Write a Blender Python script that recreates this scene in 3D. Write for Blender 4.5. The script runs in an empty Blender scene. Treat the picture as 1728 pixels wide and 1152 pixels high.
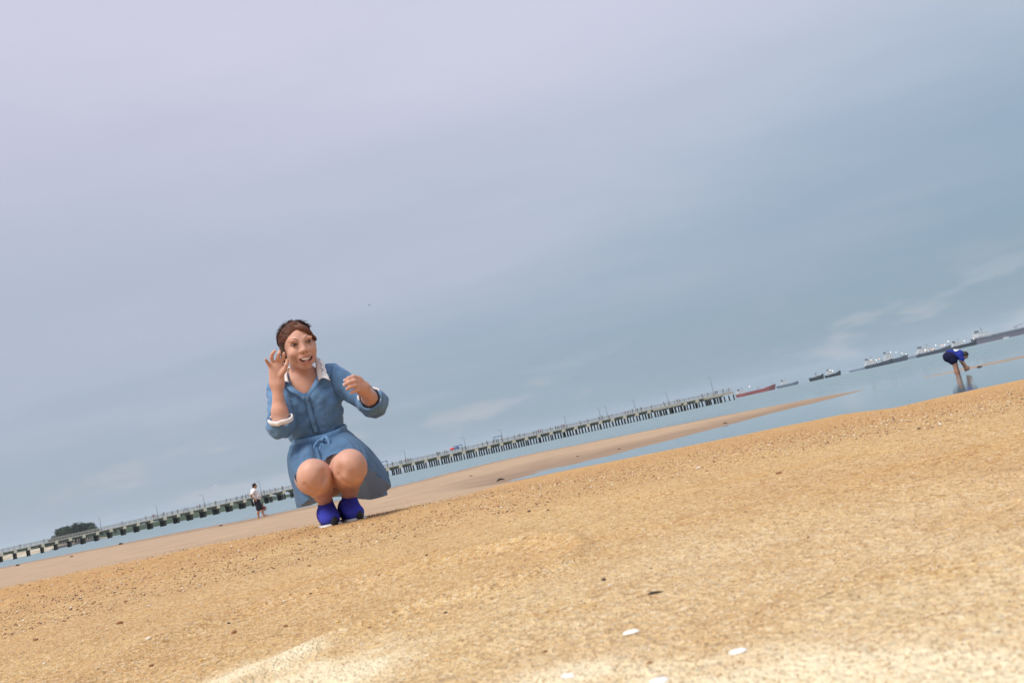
import bpy, bmesh, math, random
import numpy as np
from mathutils import Matrix, Vector

random.seed(7); RNG = np.random.default_rng(11)
SC = bpy.context.scene
COL = SC.collection

# ------------------------------------------------------------------ camera
FPX, CZ = 1400.0, 0.72                       # focal length in photo pixels, eye height over the sea
PITCH, ROLL = math.atan(174 / 1400.0), math.radians(12.46)
cam_d = bpy.data.cameras.new('camera')
cam = bpy.data.objects.new('camera', cam_d); COL.objects.link(cam)
cam_d.sensor_width = 36.0; cam_d.lens = 36.0 * FPX / 1728.0
cam_d.clip_start = 0.02; cam_d.clip_end = 60000
cam_d.dof.use_dof = True; cam_d.dof.focus_distance = 3.5; cam_d.dof.aperture_fstop = 13.0
cam.matrix_world = Matrix.Translation((0, 0, CZ)) @ Matrix.Rotation(math.pi / 2 + PITCH, 4, 'X') @ Matrix.Rotation(-ROLL, 4, 'Z')
SC.camera = cam

# ------------------------------------------------------------------ sky and sun
SUN_EL, SUN_AZ = math.radians(55), math.radians(-138)      # azimuth from the view direction, left is negative
SUN_DIR = Vector((math.sin(SUN_AZ) * math.cos(SUN_EL), math.cos(SUN_AZ) * math.cos(SUN_EL), math.sin(SUN_EL)))
world = bpy.data.worlds.new('World'); SC.world = world; world.use_nodes = True
def build_world():
    nt = world.node_tree; nt.nodes.clear(); N = nt.nodes.new; L = nt.links.new
    out = N('ShaderNodeOutputWorld')
    tc = N('ShaderNodeTexCoord')
    sky = N('ShaderNodeTexSky'); sky.sky_type = 'NISHITA'; sky.sun_disc = False
    sky.sun_elevation = SUN_EL; sky.sun_rotation = SUN_AZ; sky.altitude = 0
    sky.air_density = 1.0; sky.dust_density = 1.5; sky.ozone_density = 1.5
    bg1 = N('ShaderNodeBackground'); bg1.inputs['Strength'].default_value = 0.06
    L(sky.outputs[0], bg1.inputs['Color'])
    # thin overcast veil: paler towards the brighter bank of cloud on the left, bluer away from it
    dot = N('ShaderNodeVectorMath'); dot.operation = 'DOT_PRODUCT'
    L(tc.outputs['Generated'], dot.inputs[0]); dot.inputs[1].default_value = BRIGHT_BANK
    glow = N('ShaderNodeMapRange'); glow.interpolation_type = 'SMOOTHSTEP'
    glow.inputs['From Min'].default_value = -0.15; glow.inputs['From Max'].default_value = 0.85
    L(dot.outputs['Value'], glow.inputs['Value'])
    # planar cloud coordinates so that cloud streaks flatten towards the horizon
    sep = N('ShaderNodeSeparateXYZ'); L(tc.outputs['Generated'], sep.inputs[0])
    zz = N('ShaderNodeMath'); zz.operation = 'MAXIMUM'; L(sep.outputs['Z'], zz.inputs[0]); zz.inputs[1].default_value = 0.0
    za = N('ShaderNodeMath'); za.operation = 'ADD'; L(zz.outputs[0], za.inputs[0]); za.inputs[1].default_value = 0.09
    dx = N('ShaderNodeMath'); dx.operation = 'DIVIDE'; L(sep.outputs['X'], dx.inputs[0]); L(za.outputs[0], dx.inputs[1])
    dy = N('ShaderNodeMath'); dy.operation = 'DIVIDE'; L(sep.outputs['Y'], dy.inputs[0]); L(za.outputs[0], dy.inputs[1])
    cmb = N('ShaderNodeCombineXYZ'); L(dx.outputs[0], cmb.inputs['X']); L(dy.outputs[0], cmb.inputs['Y'])
    mp = N('ShaderNodeMapping'); mp.inputs['Scale'].default_value = (0.5, 0.9, 1); mp.inputs['Rotation'].default_value = (0, 0, 0.5)
    mp.inputs['Location'].default_value = (3.1, 0.7, 0)
    L(cmb.outputs[0], mp.inputs[0])
    n1 = N('ShaderNodeTexNoise'); n1.inputs['Scale'].default_value = 0.75; n1.inputs['Detail'].default_value = 6; n1.inputs['Roughness'].default_value = 0.55
    L(mp.outputs[0], n1.inputs['Vector'])
    r1 = N('ShaderNodeMapRange'); r1.interpolation_type = 'SMOOTHSTEP'
    r1.inputs['From Min'].default_value = 0.34; r1.inputs['From Max'].default_value = 0.70
    L(n1.outputs['Fac'], r1.inputs['Value'])
    # colour of the veil
    ramp = N('ShaderNodeValToRGB'); e = ramp.color_ramp.elements
    e[0].position = 0.0; e[0].color = SKY_FAR
    e[1].position = 1.0; e[1].color = SKY_SUN
    m = e.new(0.45); m.color = SKY_MID
    mixg = N('ShaderNodeMath'); mixg.operation = 'MULTIPLY_ADD'      # glow + 0.16*(cloud-0.5)
    cs = N('ShaderNodeMath'); cs.operation = 'SUBTRACT'; L(r1.outputs[0], cs.inputs[0]); cs.inputs[1].default_value = 0.5
    L(cs.outputs[0], mixg.inputs[0]); mixg.inputs[1].default_value = 0.12
    ele = N('ShaderNodeMapRange'); ele.interpolation_type = 'SMOOTHSTEP'; ele.inputs['From Min'].default_value = 0.0; ele.inputs['From Max'].default_value = 0.62; ele.inputs['To Max'].default_value = 0.55
    L(sep.outputs['Z'], ele.inputs['Value'])
    gl = N('ShaderNodeMath'); gl.operation = 'MULTIPLY_ADD'; L(glow.outputs[0], gl.inputs[0]); gl.inputs[1].default_value = 0.50; L(ele.outputs[0], gl.inputs[2]); L(gl.outputs[0], mixg.inputs[2])
    L(mixg.outputs[0], ramp.inputs[0])
    # low cumulus banks near the horizon
    n2 = N('ShaderNodeTexNoise'); n2.inputs['Scale'].default_value = 9.0; n2.inputs['Detail'].default_value = 7; n2.inputs['Roughness'].default_value = 0.52
    mp2 = N('ShaderNodeMapping'); mp2.inputs['Scale'].default_value = (1, 1, 3.6); mp2.inputs['Location'].default_value = (0.35, 0.0, 0.4)
    L(tc.outputs['Generated'], mp2.inputs[0]); L(mp2.outputs[0], n2.inputs['Vector'])
    r2 = N('ShaderNodeMapRange'); r2.interpolation_type = 'SMOOTHSTEP'; r2.inputs['From Min'].default_value = 0.52; r2.inputs['From Max'].default_value = 0.66
    L(n2.outputs['Fac'], r2.inputs['Value'])
    band = N('ShaderNodeMapRange'); band.interpolation_type = 'SMOOTHSTEP'; band.inputs['From Min'].default_value = 0.12; band.inputs['From Max'].default_value = 0.03
    L(sep.outputs['Z'], band.inputs['Value'])
    bm_ = N('ShaderNodeMath'); bm_.operation = 'MULTIPLY'; L(r2.outputs[0], bm_.inputs[0]); L(band.outputs[0], bm_.inputs[1])
    bm2 = N('ShaderNodeMath'); bm2.operation = 'MULTIPLY'; L(bm_.outputs[0], bm2.inputs[0]); bm2.inputs[1].default_value = 0.62
    mixc = N('ShaderNodeMix'); mixc.data_type = 'RGBA'; L(bm2.outputs[0], mixc.inputs['Factor'])
    L(ramp.outputs[0], mixc.inputs[6]); mixc.inputs[7].default_value = (0.34, 0.345, 0.375, 1)
    bg2 = N('ShaderNodeBackground'); L(mixc.outputs[2], bg2.inputs['Color'])
    zen = N('ShaderNodeMapRange'); zen.inputs['To Min'].default_value = 0.86; zen.inputs['To Max'].default_value = 1.70     # an overcast sky brightens to the zenith
    L(sep.outputs['Z'], zen.inputs['Value']); L(zen.outputs[0], bg2.inputs['Strength'])
    cover = N('ShaderNodeMapRange'); cover.inputs['To Min'].default_value = 0.80; cover.inputs['To Max'].default_value = 0.95
    L(r1.outputs[0], cover.inputs['Value'])
    mix = N('ShaderNodeMixShader'); L(cover.outputs[0], mix.inputs[0]); L(bg1.outputs[0], mix.inputs[1]); L(bg2.outputs[0], mix.inputs[2])
    L(mix.outputs[0], out.inputs['Surface'])
SKY_FAR = (0.150, 0.222, 0.285, 1); SKY_MID = (0.276, 0.308, 0.374, 1); SKY_SUN = (0.330, 0.322, 0.392, 1)
BRIGHT_BANK = (-0.53, 0.19, 0.83)
build_world()
sun_d = bpy.data.lights.new('sun', 'SUN'); sun_d.energy = 2.0; sun_d.angle = math.radians(26); sun_d.color = (1.0, 0.95, 0.87)
sun = bpy.data.objects.new('sun', sun_d); COL.objects.link(sun)
sun.rotation_euler = SUN_DIR.to_track_quat('Z', 'Y').to_euler()
SC.view_settings.view_transform = 'Standard'; SC.view_settings.look = 'None'
SC.view_settings.exposure = 0.73; SC.view_settings.gamma = 1.0; SC.view_settings.use_curve_mapping = False
SC.cycles.volume_bounces = 1; SC.cycles.max_bounces = 8

# ------------------------------------------------------------------ helpers
def ray(px, py):
    x = (px - 864) / FPX; y = -(py - 576) / FPX
    c, s = math.cos(ROLL), math.sin(ROLL)
    xl = x * c + y * s; yl = -x * s + y * c
    return np.array([xl, math.cos(PITCH) - yl * math.sin(PITCH), math.sin(PITCH) + yl * math.cos(PITCH)])
def at(px, py, Y):                            # the point of the world seen at a photo pixel, Y metres ahead
    d = ray(px, py); return d * (Y / d[1]) + np.array([0, 0, CZ])

def smooth(a, b, x):
    t = np.clip((x - a) / (b - a), 0, 1); return t * t * (3 - 2 * t)
def _hash(ix, iy, iz):
    h = (ix.astype(np.int64) * 374761393 + iy.astype(np.int64) * 668265263 + iz.astype(np.int64) * 2147483647 + 1013) & 0xffffffff
    h = ((h ^ (h >> 13)) * 1274126177) & 0xffffffff
    return ((h ^ (h >> 16)) & 0xffff) / 65535.0
def vnoise(x, y, z=None):
    x = np.asarray(x, float); y = np.asarray(y, float); z = np.zeros_like(x) if z is None else np.asarray(z, float)
    fx, fy, fz = np.floor(x), np.floor(y), np.floor(z); tx, ty, tz = x - fx, y - fy, z - fz
    tx = tx * tx * (3 - 2 * tx); ty = ty * ty * (3 - 2 * ty); tz = tz * tz * (3 - 2 * tz)
    v = 0
    for i in (0, 1):
        for j in (0, 1):
            for k in (0, 1):
                w = (tx if i else 1 - tx) * (ty if j else 1 - ty) * (tz if k else 1 - tz)
                v = v + w * _hash(fx + i, fy + j, fz + k)
    return v * 2 - 1
def fbm(x, y, z=None, o=4, g=0.5):
    v, a, s = 0, 1, 0
    for i in range(o):
        v = v + a * vnoise(np.asarray(x) * 2 ** i + 17 * i, np.asarray(y) * 2 ** i - 9 * i, None if z is None else np.asarray(z) * 2 ** i)
        s += a; a *= g
    return v / s

MATS = {}
def mat(name, col, rough=0.6, spec=0.4, noise=0.0, nscale=20.0, bump=0.0, bscale=200.0, metal=0.0, emit=None, estr=0.0, coords='Object', sss=0.0, stretch=None, tint=None):
    if name in MATS: return MATS[name]
    m = bpy.data.materials.new(name); m.use_nodes = True; nt = m.node_tree; N = nt.nodes.new; L = nt.links.new
    b = nt.nodes['Principled BSDF']
    b.inputs['Base Color'].default_value = (*col, 1); b.inputs['Roughness'].default_value = rough
    b.inputs['Specular IOR Level'].default_value = spec; b.inputs['Metallic'].default_value = metal
    if sss:
        b.inputs['Subsurface Weight'].default_value = sss; b.inputs['Subsurface Radius'].default_value = (0.012, 0.005, 0.003); b.inputs['Subsurface Scale'].default_value = 0.6
    tc = N('ShaderNodeTexCoord')
    vec = tc.outputs[coords]
    if stretch:
        mp = N('ShaderNodeMapping'); mp.inputs['Scale'].default_value = stretch; L(vec, mp.inputs[0]); vec = mp.outputs[0]
    if noise:
        n = N('ShaderNodeTexNoise'); n.inputs['Scale'].default_value = nscale; n.inputs['Detail'].default_value = 5; L(vec, n.inputs['Vector'])
        mx = N('ShaderNodeMix'); mx.data_type = 'RGBA'
        lo = tuple(c * (1 - noise) for c in col); hi = tint or tuple(min(1, c * (1 + noise)) for c in col)
        rr = N('ShaderNodeMapRange'); rr.inputs['From Min'].default_value = 0.3; rr.inputs['From Max'].default_value = 0.7; L(n.outputs['Fac'], rr.inputs['Value'])
        L(rr.outputs[0], mx.inputs['Factor']); mx.inputs[6].default_value = (*lo, 1); mx.inputs[7].default_value = (*hi, 1)
        L(mx.outputs[2], b.inputs['Base Color'])
    if bump:
        n = N('ShaderNodeTexNoise'); n.inputs['Scale'].default_value = bscale; n.inputs['Detail'].default_value = 4; L(vec, n.inputs['Vector'])
        bp = N('ShaderNodeBump'); bp.inputs['Strength'].default_value = 1.0; bp.inputs['Distance'].default_value = bump; L(n.outputs['Fac'], bp.inputs['Height'])
        L(bp.outputs[0], b.inputs['Normal'])
    if emit:
        b.inputs['Emission Color'].default_value = (*emit, 1); b.inputs['Emission Strength'].default_value = estr
    MATS[name] = m; return m

def mesh_obj(name, v, f, m=None, parent=None, smooth_=False):
    me = bpy.data.meshes.new(name)
    if isinstance(v, np.ndarray): v = v.reshape(-1, 3)
    if isinstance(f, np.ndarray):
        k = f.shape[1]; me.vertices.add(len(v)); me.vertices.foreach_set('co', np.asarray(v, np.float32).ravel())
        me.loops.add(f.size); me.loops.foreach_set('vertex_index', f.astype(np.int32).ravel())
        me.polygons.add(len(f)); me.polygons.foreach_set('loop_start', np.arange(len(f), dtype=np.int32) * k)
        me.update(calc_edges=True); me.validate()
    else:
        me.from_pydata([tuple(map(float, q)) for q in v], [], f); me.update()
    if smooth_: me.polygons.foreach_set('use_smooth', np.ones(len(me.polygons), bool))
    if m: me.materials.append(m)
    return link(name, me, parent)
def link(name, me, parent=None):
    o = bpy.data.objects.new(name, me); COL.objects.link(o)
    if parent: o.parent = parent
    return o
def tag(o, label=None, cat=None, group=None, kind=None):
    if label: o['label'] = label
    if cat: o['category'] = cat
    if group: o['group'] = group
    if kind: o['kind'] = kind
    return o
def thing(name, label, cat, loc=(0, 0, 0), rz=0.0, group=None):
    o = bpy.data.objects.new(name, None); COL.objects.link(o); o.empty_display_size = 0.2
    o.location = tuple(map(float, loc)); o.rotation_euler = (0, 0, rz)
    return tag(o, label, cat, group)

class MB:                                      # collects simple solids into one mesh
    def __init__(s): s.v, s.f = [], []
    def add(s, v, f):
        n = len(s.v); s.v += [tuple(map(float, q)) for q in v]; s.f += [tuple(i + n for i in q) for q in f]; return s
    def box(s, x0, x1, y0, y1, z0, z1, top=(1, 1)):
        cx, cy = (x0 + x1) / 2, (y0 + y1) / 2; a, b = top
        t = lambda x, c, k: c + (x - c) * k
        v = [(x0, y0, z0), (x1, y0, z0), (x1, y1, z0), (x0, y1, z0), (t(x0, cx, a), t(y0, cy, b), z1), (t(x1, cx, a), t(y0, cy, b), z1), (t(x1, cx, a), t(y1, cy, b), z1), (t(x0, cx, a), t(y1, cy, b), z1)]
        return s.add(v, [(3, 2, 1, 0), (4, 5, 6, 7), (0, 1, 5, 4), (1, 2, 6, 5), (2, 3, 7, 6), (3, 0, 4, 7)])
    def tube(s, pts, rad, n=8, cap=True):
        pts = [Vector(map(float, p)) for p in pts]; rad = rad if hasattr(rad, '__len__') else [rad] * len(pts)
        up = None; v, f = [], []
        for i, p in enumerate(pts):
            d = (pts[min(i + 1, len(pts) - 1)] - pts[max(i - 1, 0)]).normalized()
            if up is None: up = d.orthogonal().normalized()
            up = (up - d * up.dot(d)); up = up.normalized() if up.length > 1e-6 else d.orthogonal().normalized()
            w = d.cross(up)
            for k in range(n):
                a = 2 * math.pi * k / n; v.append(p + (up * math.cos(a) + w * math.sin(a)) * rad[i])
        for i in range(len(pts) - 1):
            for k in range(n):
                f.append((i * n + k, i * n + (k + 1) % n, (i + 1) * n + (k + 1) % n, (i + 1) * n + k))
        if cap:
            f.append(tuple(range(n - 1, -1, -1))); f.append(tuple((len(pts) - 1) * n + k for k in range(n)))
        return s.add(v, f)
    def ball(s, c, r, seg=10, rings=7, jit=0.0, rnd=random):
        r = r if hasattr(r, '__len__') else (r, r, r); v, f = [], []
        v.append((c[0], c[1], c[2] - r[2]))
        for i in range(1, rings):
            a = math.pi * i / rings - math.pi / 2
            for k in range(seg):
                b = 2 * math.pi * k / seg; q = 1 + jit * (rnd.random() - 0.5)
                v.append((c[0] + r[0] * q * math.cos(a) * math.cos(b), c[1] + r[1] * q * math.cos(a) * math.sin(b), c[2] + r[2] * q * math.sin(a)))
        v.append((c[0], c[1], c[2] + r[2])); t = len(v) - 1
        for k in range(seg): f.append((0, 1 + (k + 1) % seg, 1 + k))
        for i in range(rings - 2):
            for k in range(seg):
                a = 1 + i * seg; f.append((a + k, a + (k + 1) % seg, a + seg + (k + 1) % seg, a + seg + k))
        a = 1 + (rings - 2) * seg
        for k in range(seg): f.append((a + k, a + (k + 1) % seg, t))
        return s.add(v, f)
    def build(s, name, m, parent=None, sm=False): return mesh_obj(name, s.v, s.f, m, parent, sm)
def grid_faces(nu, nv, wrap=False):
    i = np.arange(nu - 1)[:, None] * nv; j = np.arange(nv if wrap else nv - 1)[None]
    j2 = (j + 1) % nv
    return np.stack([(i + j), (i + nv + j), (i + nv + j2), (i + j2)], -1).reshape(-1, 4)
# ------------------------------------------------------------------ beach
BT = [-180, -60, -35, -28, -20, -13.6, -8, -3, 0, 4, 8, 12, 16, 20, 23, 26, 31, 60, 180]
def tb(pairs): return np.interp(BT, *zip(*pairs))
T_rc = tb([(-60, 5.6), (-35, 5.5), (-28, 4.9), (-20, 4.3), (-13.6, 3.85), (-8, 3.4), (0, 2.6), (12, 2.2), (31, 2.0)])
T_rm = tb([(-60, 13), (-35, 13), (-20, 10), (-13.6, 9), (-8, 9), (0, 9), (31, 8)])
T_zm = tb([(-60, .42), (-35, .40), (-20, .38), (-13.6, .36), (-8, .345), (0, .31), (12, .335), (31, .31)])
T_r1 = tb([(-60, 24), (-28, 20), (-8, 18), (-3, 18.3), (0, 17.8), (4, 17.3), (12, 16.5), (20, 16.6), (23, 15.0), (31, 15.9), (60, 17)])
T_z1 = tb([(-35, .24), (-20, .16), (-13.6, .13), (-8, .11), (-3, .01), (0, 0), (31, 0)])
T_zp = tb([(-35, .22), (-20, .15), (-13.6, .12), (-8, .09), (-4, .03), (-3, -.01), (0, -.07), (4, -.15), (31, -.2)])
T_r2 = tb([(-60, 28), (-28, 24), (-8, 20.5), (-3, 19.5), (0, 19.4), (4, 20.7), (8, 22.2), (12, 23.9), (16, 27.9), (20, 30.8), (23, 31.5), (26, 30.8), (31, 30.8), (60, 31)])
T_z2 = tb([(-35, .20), (-20, .14), (-13.6, .11), (-8, .08), (-3, .01), (0, 0), (31, 0)])
T_r3 = tb([(-60, 150), (-35, 112), (-33, 105), (-30, 81), (-22.7, 54.7), (-18.7, 46.2), (-15.7, 42), (-10.5, 45.4), (-6.4, 51.3), (-1.5, 60), (4, 50.5), (8, 46.2), (13.6, 41.8), (17, 38.2), (22.5, 32.6), (26, 32.5), (31, 33.2), (60, 33.5)])
T_zb = tb([(-35, .11), (-20, .07), (-8, .09), (0, .12), (8, .13), (16, .07), (20, .03), (22.4, .006), (23.5, -.03), (25.2, -.03), (26, .022), (31, .04), (60, .04)])
def land_z(x, y, fine=True):
    x = np.asarray(x, float); y = np.asarray(y, float)
    r = np.hypot(x, y); b = np.degrees(np.arctan2(x, y))
    g = lambda T: np.interp(b, BT, T)
    rc, r1, r2, r3 = g(T_rc), g(T_r1), g(T_r2), g(T_r3)
    wob = 0.35 * fbm(x * 0.35, y * 0.35, o=3)                    # ragged waterlines
    r1 = r1 + wob; r2 = r2 + wob * 1.5; r3 = np.maximum(r3 + wob * 2, r2 + 0.6)
    K = [(0 * r, .567), (rc, .567), (g(T_rm), g(T_zm)), (r1, g(T_z1)), (r1 + 1.2, g(T_zp)), (r2 - 1.6, g(T_zp)), (r2, g(T_z2)), ((r2 + r3) / 2, g(T_zb)), (r3, 0 * r), (r3 + 14, -.6 + 0 * r), (r3 + 90, -2.5 + 0 * r), (r3 + 9e4, -9 + 0 * r)]
    z = np.zeros_like(r)
    for (ra, za), (rb, zb) in zip(K[:-1], K[1:]):
        t = np.clip((r - ra) / np.maximum(rb - ra, 1e-3), 0, 1)
        za = za + 0 * r; zb = zb + 0 * r
        z = np.where((r >= ra), za + (zb - za) * t, z)
    dw = np.hypot(x + .835, y - 3.40); z = z + .010 * np.exp(-(dw / .17) ** 2) * (1 - .6 * np.exp(-(dw / .07) ** 2))   # sand pushed up round the woman's feet
    back = smooth(0.0, -6.0, y) * smooth(0.5, 30, r)             # inland, behind the camera
    z = z * (1 - back) + back * (0.57 + 0.01 * r)
    near = smooth(rc * 2.4, rc * 0.7, r)
    z = z + near * (0.010 * fbm(x * 2.3, y * 2.3, o=3) + 0.0022 * fbm(x * 14, y * 14, o=2) * smooth(0.15, 1.0, r))
    z = z + smooth(6, 12, r) * 0.012 * np.clip(fbm(x * 0.6, y * 0.6, o=3) * 1.6, -1, 1)
    # shallow scuffs and footprints
    if fine:
        f = vnoise(x * 3.1 + 43.3, y * 1.7 + 5); z = z - near * 0.007 * smooth(0.45, 0.75, f) + near * 0.007 * smooth(0.30, 0.45, f) * (1 - smooth(0.45, 0.6, f))
    return z
def on_land(px, py, lift=0.0):                # where a photo pixel meets the sand
    d = ray(px, py); t = np.geomspace(0.3, 200, 6000)
    P = d[None] * t[:, None]; h = land_z(P[:, 0], P[:, 1])
    h = np.maximum(h, 0.0)
    i = np.argmax(P[:, 2] + CZ < h); 
    p = P[i] + np.array([0, 0, CZ]); p[2] = h[i] + lift
    return p

ang = np.radians(np.concatenate([np.arange(-180, -44, 4.0), np.arange(-44, 44, 0.19), np.arange(44, 180.1, 4.0)]))
rad = np.concatenate([[0.02, 0.1, 0.2], np.geomspace(0.28, 140, 800)])
AA, RR = np.meshgrid(ang, rad)
X, Y = RR * np.sin(AA), RR * np.cos(AA)
Z = land_z(X, Y)
def sand_material():
    m = bpy.data.materials.new('sand'); m.use_nodes = True; nt = m.node_tree; N = nt.nodes.new; L = nt.links.new
    b = nt.nodes['Principled BSDF']; tc = N('ShaderNodeTexCoord'); P = tc.outputs['Object']
    def noise(s, d=4, r=0.55):
        n = N('ShaderNodeTexNoise'); n.inputs['Scale'].default_value = s; n.inputs['Detail'].default_value = d; n.inputs['Roughness'].default_value = r; L(P, n.inputs['Vector']); return n.outputs['Fac']
    def rng(v, a, c, lo=0.0, hi=1.0):
        n = N('ShaderNodeMapRange'); n.inputs['From Min'].default_value = a; n.inputs['From Max'].default_value = c; n.inputs['To Min'].default_value = lo; n.inputs['To Max'].default_value = hi; L(v, n.inputs['Value']); return n.outputs[0]
    def mix(f, a, c, mode='MIX'):
        n = N('ShaderNodeMix'); n.data_type = 'RGBA'; n.blend_type = mode
        for s, q in ((0, f), (6, a), (7, c)):
            if isinstance(q, tuple): n.inputs[s].default_value = (*q, 1)
            elif isinstance(q, float): n.inputs[s].default_value = q
            else: L(q, n.inputs[s])
        return n.outputs[2]
    def math_(op, a, c):
        n = N('ShaderNodeMath'); n.operation = op
        for s, q in ((0, a), (1, c)):
            if isinstance(q, float): n.inputs[s].default_value = q
            else: L(q, n.inputs[s])
        return n.outputs[0]
    at_ = N('ShaderNodeAttribute'); at_.attribute_name = 'damp'; damp = at_.outputs['Fac']
    ad = N('ShaderNodeAttribute'); ad.attribute_name = 'near_glow'; near_glow = ad.outputs['Fac']
    # single grains, each with a tint of its own
    vo = N('ShaderNodeTexVoronoi'); vo.inputs['Scale'].default_value = 420; L(P, vo.inputs['Vector'])
    sc = N('ShaderNodeSeparateColor'); L(vo.outputs['Color'], sc.inputs[0])
    vo2 = N('ShaderNodeTexVoronoi'); vo2.inputs['Scale'].default_value = 150; L(P, vo2.inputs['Vector'])
    sc2 = N('ShaderNodeSeparateColor'); L(vo2.outputs['Color'], sc2.inputs[0])
    grain = N('ShaderNodeValToRGB'); e = grain.color_ramp.elements
    e[0].position = 0; e[0].color = (*GR[0], 1); e[1].position = 1; e[1].color = (*GR[4], 1)
    for p_, c_ in ((0.12, GR[1]), (0.5, GR[2]), (0.85, GR[3])): q = e.new(p_); q.color = (*c_, 1)
    L(sc.outputs['Red'], grain.inputs[0])
    big = N('ShaderNodeValToRGB'); e = big.color_ramp.elements
    e[0].position = 0; e[0].color = (*GR[0], 1); e[1].position = 1; e[1].color = (*GR[4], 1)
    for p_, c_ in ((0.08, GR[1]), (0.4, GR[2]), (0.82, GR[3])): q = e.new(p_); q.color = (*c_, 1)
    L(sc2.outputs['Green'], big.inputs[0])
    col = mix(0.38, grain.outputs[0], big.outputs[0])
    patch = rng(noise(2.2, 5), 0.35, 0.68)
    col = mix(patch, mix(1.0, col, (0.93, 0.86, 0.78), 'MULTIPLY'), mix(1.0, col, (1.0, 0.98, 0.88), 'MULTIPLY'))
    streak = N('ShaderNodeMapping'); streak.inputs['Scale'].default_value = (0.5, 2.2, 1); streak.inputs['Rotation'].default_value = (0, 0, 0.25); L(P, streak.inputs[0])
    ns = N('ShaderNodeTexNoise'); ns.inputs['Scale'].default_value = 3.0; ns.inputs['Detail'].default_value = 6; L(streak.outputs[0], ns.inputs['Vector'])
    col = mix(rng(ns.outputs['Fac'], 0.55, 0.72, 0.0, 0.35), col, mix(1.0, col, (1.0, 0.86, 0.58), 'MULTIPLY'))     # iron-yellow streaks
    coarse = rng(noise(38, 4, 0.7), 0.35, 0.7)
    col = mix(coarse, mix(1.0, col, (0.86, 0.81, 0.76), 'MULTIPLY'), col)
    # bright glow on the nearest sand, painted in as a paler sand colour
    col = mix(math_('MULTIPLY', near_glow, rng(noise(7.0, 5, 0.6), 0.30, 0.50)), col, mix(0.74, col, (0.97, 0.87, 0.60)))
    ash = N('ShaderNodeAttribute'); ash.attribute_name = 'shelly'
    col = mix(ash.outputs['Fac'], col, mix(1.0, col, (0.94, 0.85, 0.77), 'MULTIPLY'))      # reddish shell sand further up the beach
    wet = mix(rng(noise(0.9, 5), 0.35, 0.7), (0.40, 0.265, 0.145), (0.50, 0.345, 0.19))
    wet = mix(rng(noise(14, 4), 0.4, 0.75, 0.0, 0.35), wet, (0.28, 0.18, 0.11))
    asf = N('ShaderNodeAttribute'); asf.attribute_name = 'soak'; soak = asf.outputs['Fac']
    wet = mix(soak, wet, mix(1.0, wet, (0.66, 0.62, 0.60), 'MULTIPLY'))      # water-logged sand along the waterlines
    col = mix(damp, col, wet)
    L(col, b.inputs['Base Color'])
    L(rng(damp, 0, 1, 0.95, 0.55), b.inputs['Roughness']); L(rng(damp, 0, 1, 0.15, 0.35), b.inputs['Specular IOR Level'])
    h = math_('ADD', math_('MULTIPLY', vo.outputs['Distance'], 0.55), math_('MULTIPLY', vo2.outputs['Distance'], 0.8))
    h = math_('ADD', h, math_('MULTIPLY', noise(60, 4, 0.65), 0.45))
    bp = N('ShaderNodeBump'); bp.inputs['Distance'].default_value = 0.0045
    L(rng(damp, 0, 1, 0.9, 0.12), bp.inputs['Strength']); L(h, bp.inputs['Height']); L(bp.outputs[0], b.inputs['Normal'])
    return m
GR = [(0.12, 0.055, 0.03), (0.50, 0.30, 0.135), (0.71, 0.49, 0.24), (0.83, 0.64, 0.36), (0.90, 0.82, 0.66)]
def add_attr(o, name, val):
    a = o.data.attributes.new(name, 'FLOAT', 'POINT'); a.data.foreach_set('value', np.asarray(val, np.float32).ravel())
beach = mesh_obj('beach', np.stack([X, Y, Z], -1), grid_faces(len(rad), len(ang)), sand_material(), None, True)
tag(beach, 'tan sand beach sloping to the sea', None, None, 'structure')
rc_ = np.interp(np.degrees(AA), BT, T_rc); r1_ = np.interp(np.degrees(AA), BT, T_r1)
edge_n = fbm(X * 1.3, Y * 1.3, o=4)
left_ = smooth(2, -10, np.degrees(AA))
crest = rc_ * 1.06 * left_ + (r1_ - 0.5) * (1 - left_)
DAMP = smooth(-0.12, 0.16, (RR - crest) / (crest) + 0.05 * edge_n)
add_attr(beach, 'damp', DAMP)
GLOW_SPOTS = [(ray(a, b_) * (-.15 / ray(a, b_)[2]), q) for a, b_, q in ((450, 1105, .050), (570, 1112, .060), (330, 1145, .060), (480, 1150, .09), (960, 1155, .05), (1250, 1160, .06), (1600, 1150, .05))]  # centres and radii of the painted pools of light on the sand
GLOW_SPREAD = sum(np.exp(-((X - p[0]) ** 2 + (Y - p[1]) ** 2) / (q * q)) for p, q in GLOW_SPOTS)
add_attr(beach, 'soak', smooth(.085, .015, Z + .02 * fbm(X * .8, Y * .8, o=3)) * smooth(10, 14, RR) * (1 - .75 * smooth(-2.5, 0, RR - np.interp(np.degrees(AA), BT, T_r3))))
add_attr(beach, 'near_glow', .35 * smooth(1.05, 0.45, RR + 0.6 * fbm(X * 1.9 + 8, Y * 1.9, o=4) + 0.1 * edge_n) + np.minimum(1.0, 1.4 * GLOW_SPREAD * (1 + .9 * fbm(X * 14, Y * 14, o=4))))  # mask for the painted light: paler close to the camera and in the pools
add_attr(beach, 'shelly', smooth(1.4, 4.5, RR + 0.9 * edge_n))

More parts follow.
